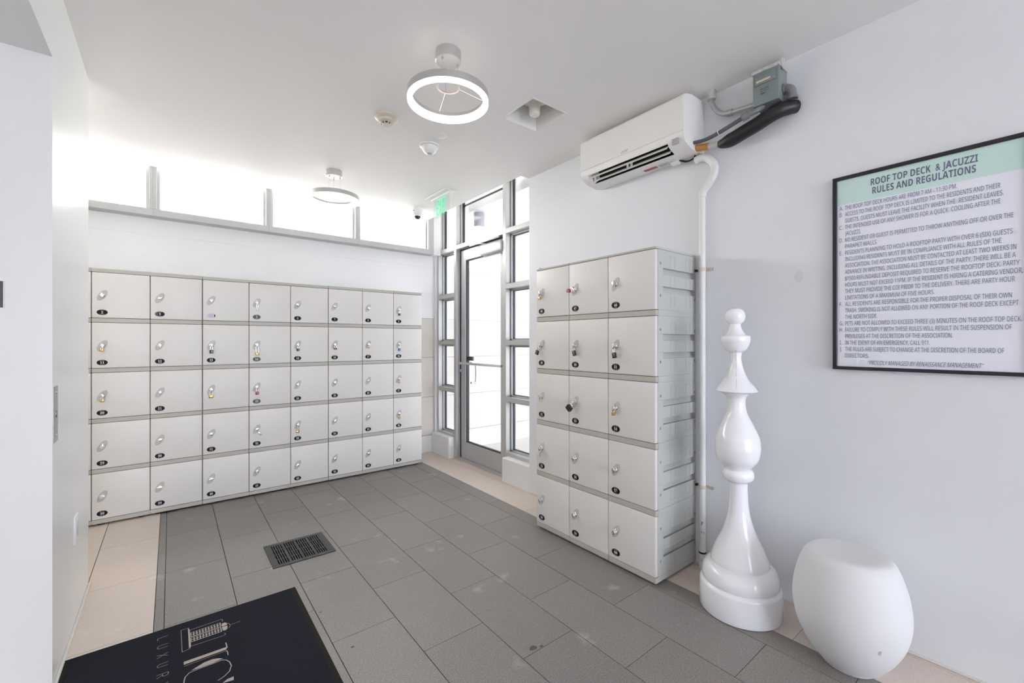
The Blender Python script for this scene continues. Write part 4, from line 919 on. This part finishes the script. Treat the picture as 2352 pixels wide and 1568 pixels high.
# ------------------------------------------------------------------ small things on the pier
t = thing('lock_plate', 'brushed steel lock plate with a round button on the edge of the white pier', 'lock plate', (-.322, 2.1925, .946))
b = NB(); box(b, (-.001, -.0345, -.099), (.0025, .0365, .099), .0008, seg=1); obj('plate', b, mat('brushed_steel', (0.42, 0.41, 0.40, 1), .4, .7, var=.1, scale=50), t)
b = NB(); loft(b, [[Vector((h, .004 + .011 * f * math.cos(a), .0 + .013 * f * math.sin(a))) for a in [2 * PI * k / 20 for k in range(20)]] for h, f in ((.002, 1), (.0045, .95), (.0055, .7))]); obj('button', b, mat('dull_steel', (0.30, 0.29, 0.28, 1), .4, .7), t, True)
for z in (-.075, .076):
    b = NB(); cyl(b, (.002, .004, z), (.0045, .004, z), .005, .004, n=12); obj('screw', b, M_steel, t, True)
t = thing('wall_outlet', 'white outlet cover low on the side of the white pier', 'outlet', (-.322, 2.605, .402))
b = NB(); box(b, (-.001, -.040, -.058), (.006, .040, .058), .003); obj('cover', b, M_white, t, True)
b = NB(); box(b, (.005, -.017, -.034), (.0078, .017, .034), .0015); obj('insert', b, mat('outlet_grey', (0.62, 0.62, 0.60, 1), .4), t, True)
t = thing('wall_plaque', 'small dark plaque with a white edge on the front of the white pier', 'plaque', (-.54, 2.152, 1.357))
b = NB(); box(b, (-.11, -.0045, -.046), (.1095, 0, .046), .002); obj('backing', b, M_white, t)
b = NB(); box(b, (-.107, -.0060, -.0435), (.1065, -.0035, .0435), .001); obj('face', b, mat('dark_plaque', (0.065, 0.066, 0.078, 1), .4, var=.1, scale=20), t)

# ------------------------------------------------------------------ world and light
wd = bpy.data.worlds.new('sky'); bpy.context.scene.world = wd; wd.use_nodes = True; nt = wd.node_tree
bg = nt.nodes['Background']
tc = nt.nodes.new('ShaderNodeTexCoord'); sx = nt.nodes.new('ShaderNodeSeparateXYZ'); nt.links.new(tc.outputs['Generated'], sx.inputs[0])
mr = nt.nodes.new('ShaderNodeMapRange'); mr.inputs['From Min'].default_value = -0.9; mr.inputs['From Max'].default_value = 0.5; nt.links.new(sx.outputs['Y'], mr.inputs['Value'])
mx = nt.nodes.new('ShaderNodeMix'); mx.data_type = 'RGBA'; mx.inputs[6].default_value = (0.78, 0.83, 0.95, 1); mx.inputs[7].default_value = (1.50, 1.475, 1.44, 1)
mz = nt.nodes.new('ShaderNodeMapRange'); mz.inputs['From Min'].default_value = -0.06; mz.inputs['From Max'].default_value = 0.03; mz.inputs['To Min'].default_value = 0.75; nt.links.new(sx.outputs['Z'], mz.inputs['Value'])
mg = nt.nodes.new('ShaderNodeMix'); mg.data_type = 'RGBA'; mg.blend_type = 'MULTIPLY'; mg.inputs[0].default_value = 1.0
nt.links.new(mr.outputs[0], mx.inputs[0]); nt.links.new(mx.outputs[2], mg.inputs[6]); nt.links.new(mz.outputs[0], mg.inputs[7]); nt.links.new(mg.outputs[2], bg.inputs['Color']); bg.inputs['Strength'].default_value = 2.8

# ------------------------------------------------------------------ camera
cam = bpy.data.cameras.new('camera'); co = bpy.data.objects.new('camera', cam); C.objects.link(co)
cam.sensor_fit = 'HORIZONTAL'; cam.sensor_width = 36.0; cam.lens = 36.0 * 989.423 / 2352.0; cam.clip_start = 0.02
yaw, pit, rol = math.radians(51.6565), math.radians(0.04549), math.radians(-0.03159)
fw = Vector((math.cos(yaw) * math.cos(pit), math.sin(yaw) * math.cos(pit), math.sin(pit))); rt = Vector((math.sin(yaw), -math.cos(yaw), 0)); up = rt.cross(fw)
c_, s_ = math.cos(rol), math.sin(rol); rt, up = c_ * rt + s_ * up, -s_ * rt + c_ * up
co.matrix_world = Matrix(((rt.x, up.x, -fw.x, 0), (rt.y, up.y, -fw.y, 0), (rt.z, up.z, -fw.z, 1.2), (0, 0, 0, 1)))
sc = bpy.context.scene; sc.camera = co
sc.view_settings.view_transform = 'Standard'; sc.view_settings.look = 'None'; sc.view_settings.gamma = 1.0; sc.view_settings.use_curve_mapping = False
sc.view_settings.exposure = 2.08
sc.cycles.max_bounces = 16; sc.cycles.diffuse_bounces = 10; sc.cycles.transparent_max_bounces = 24
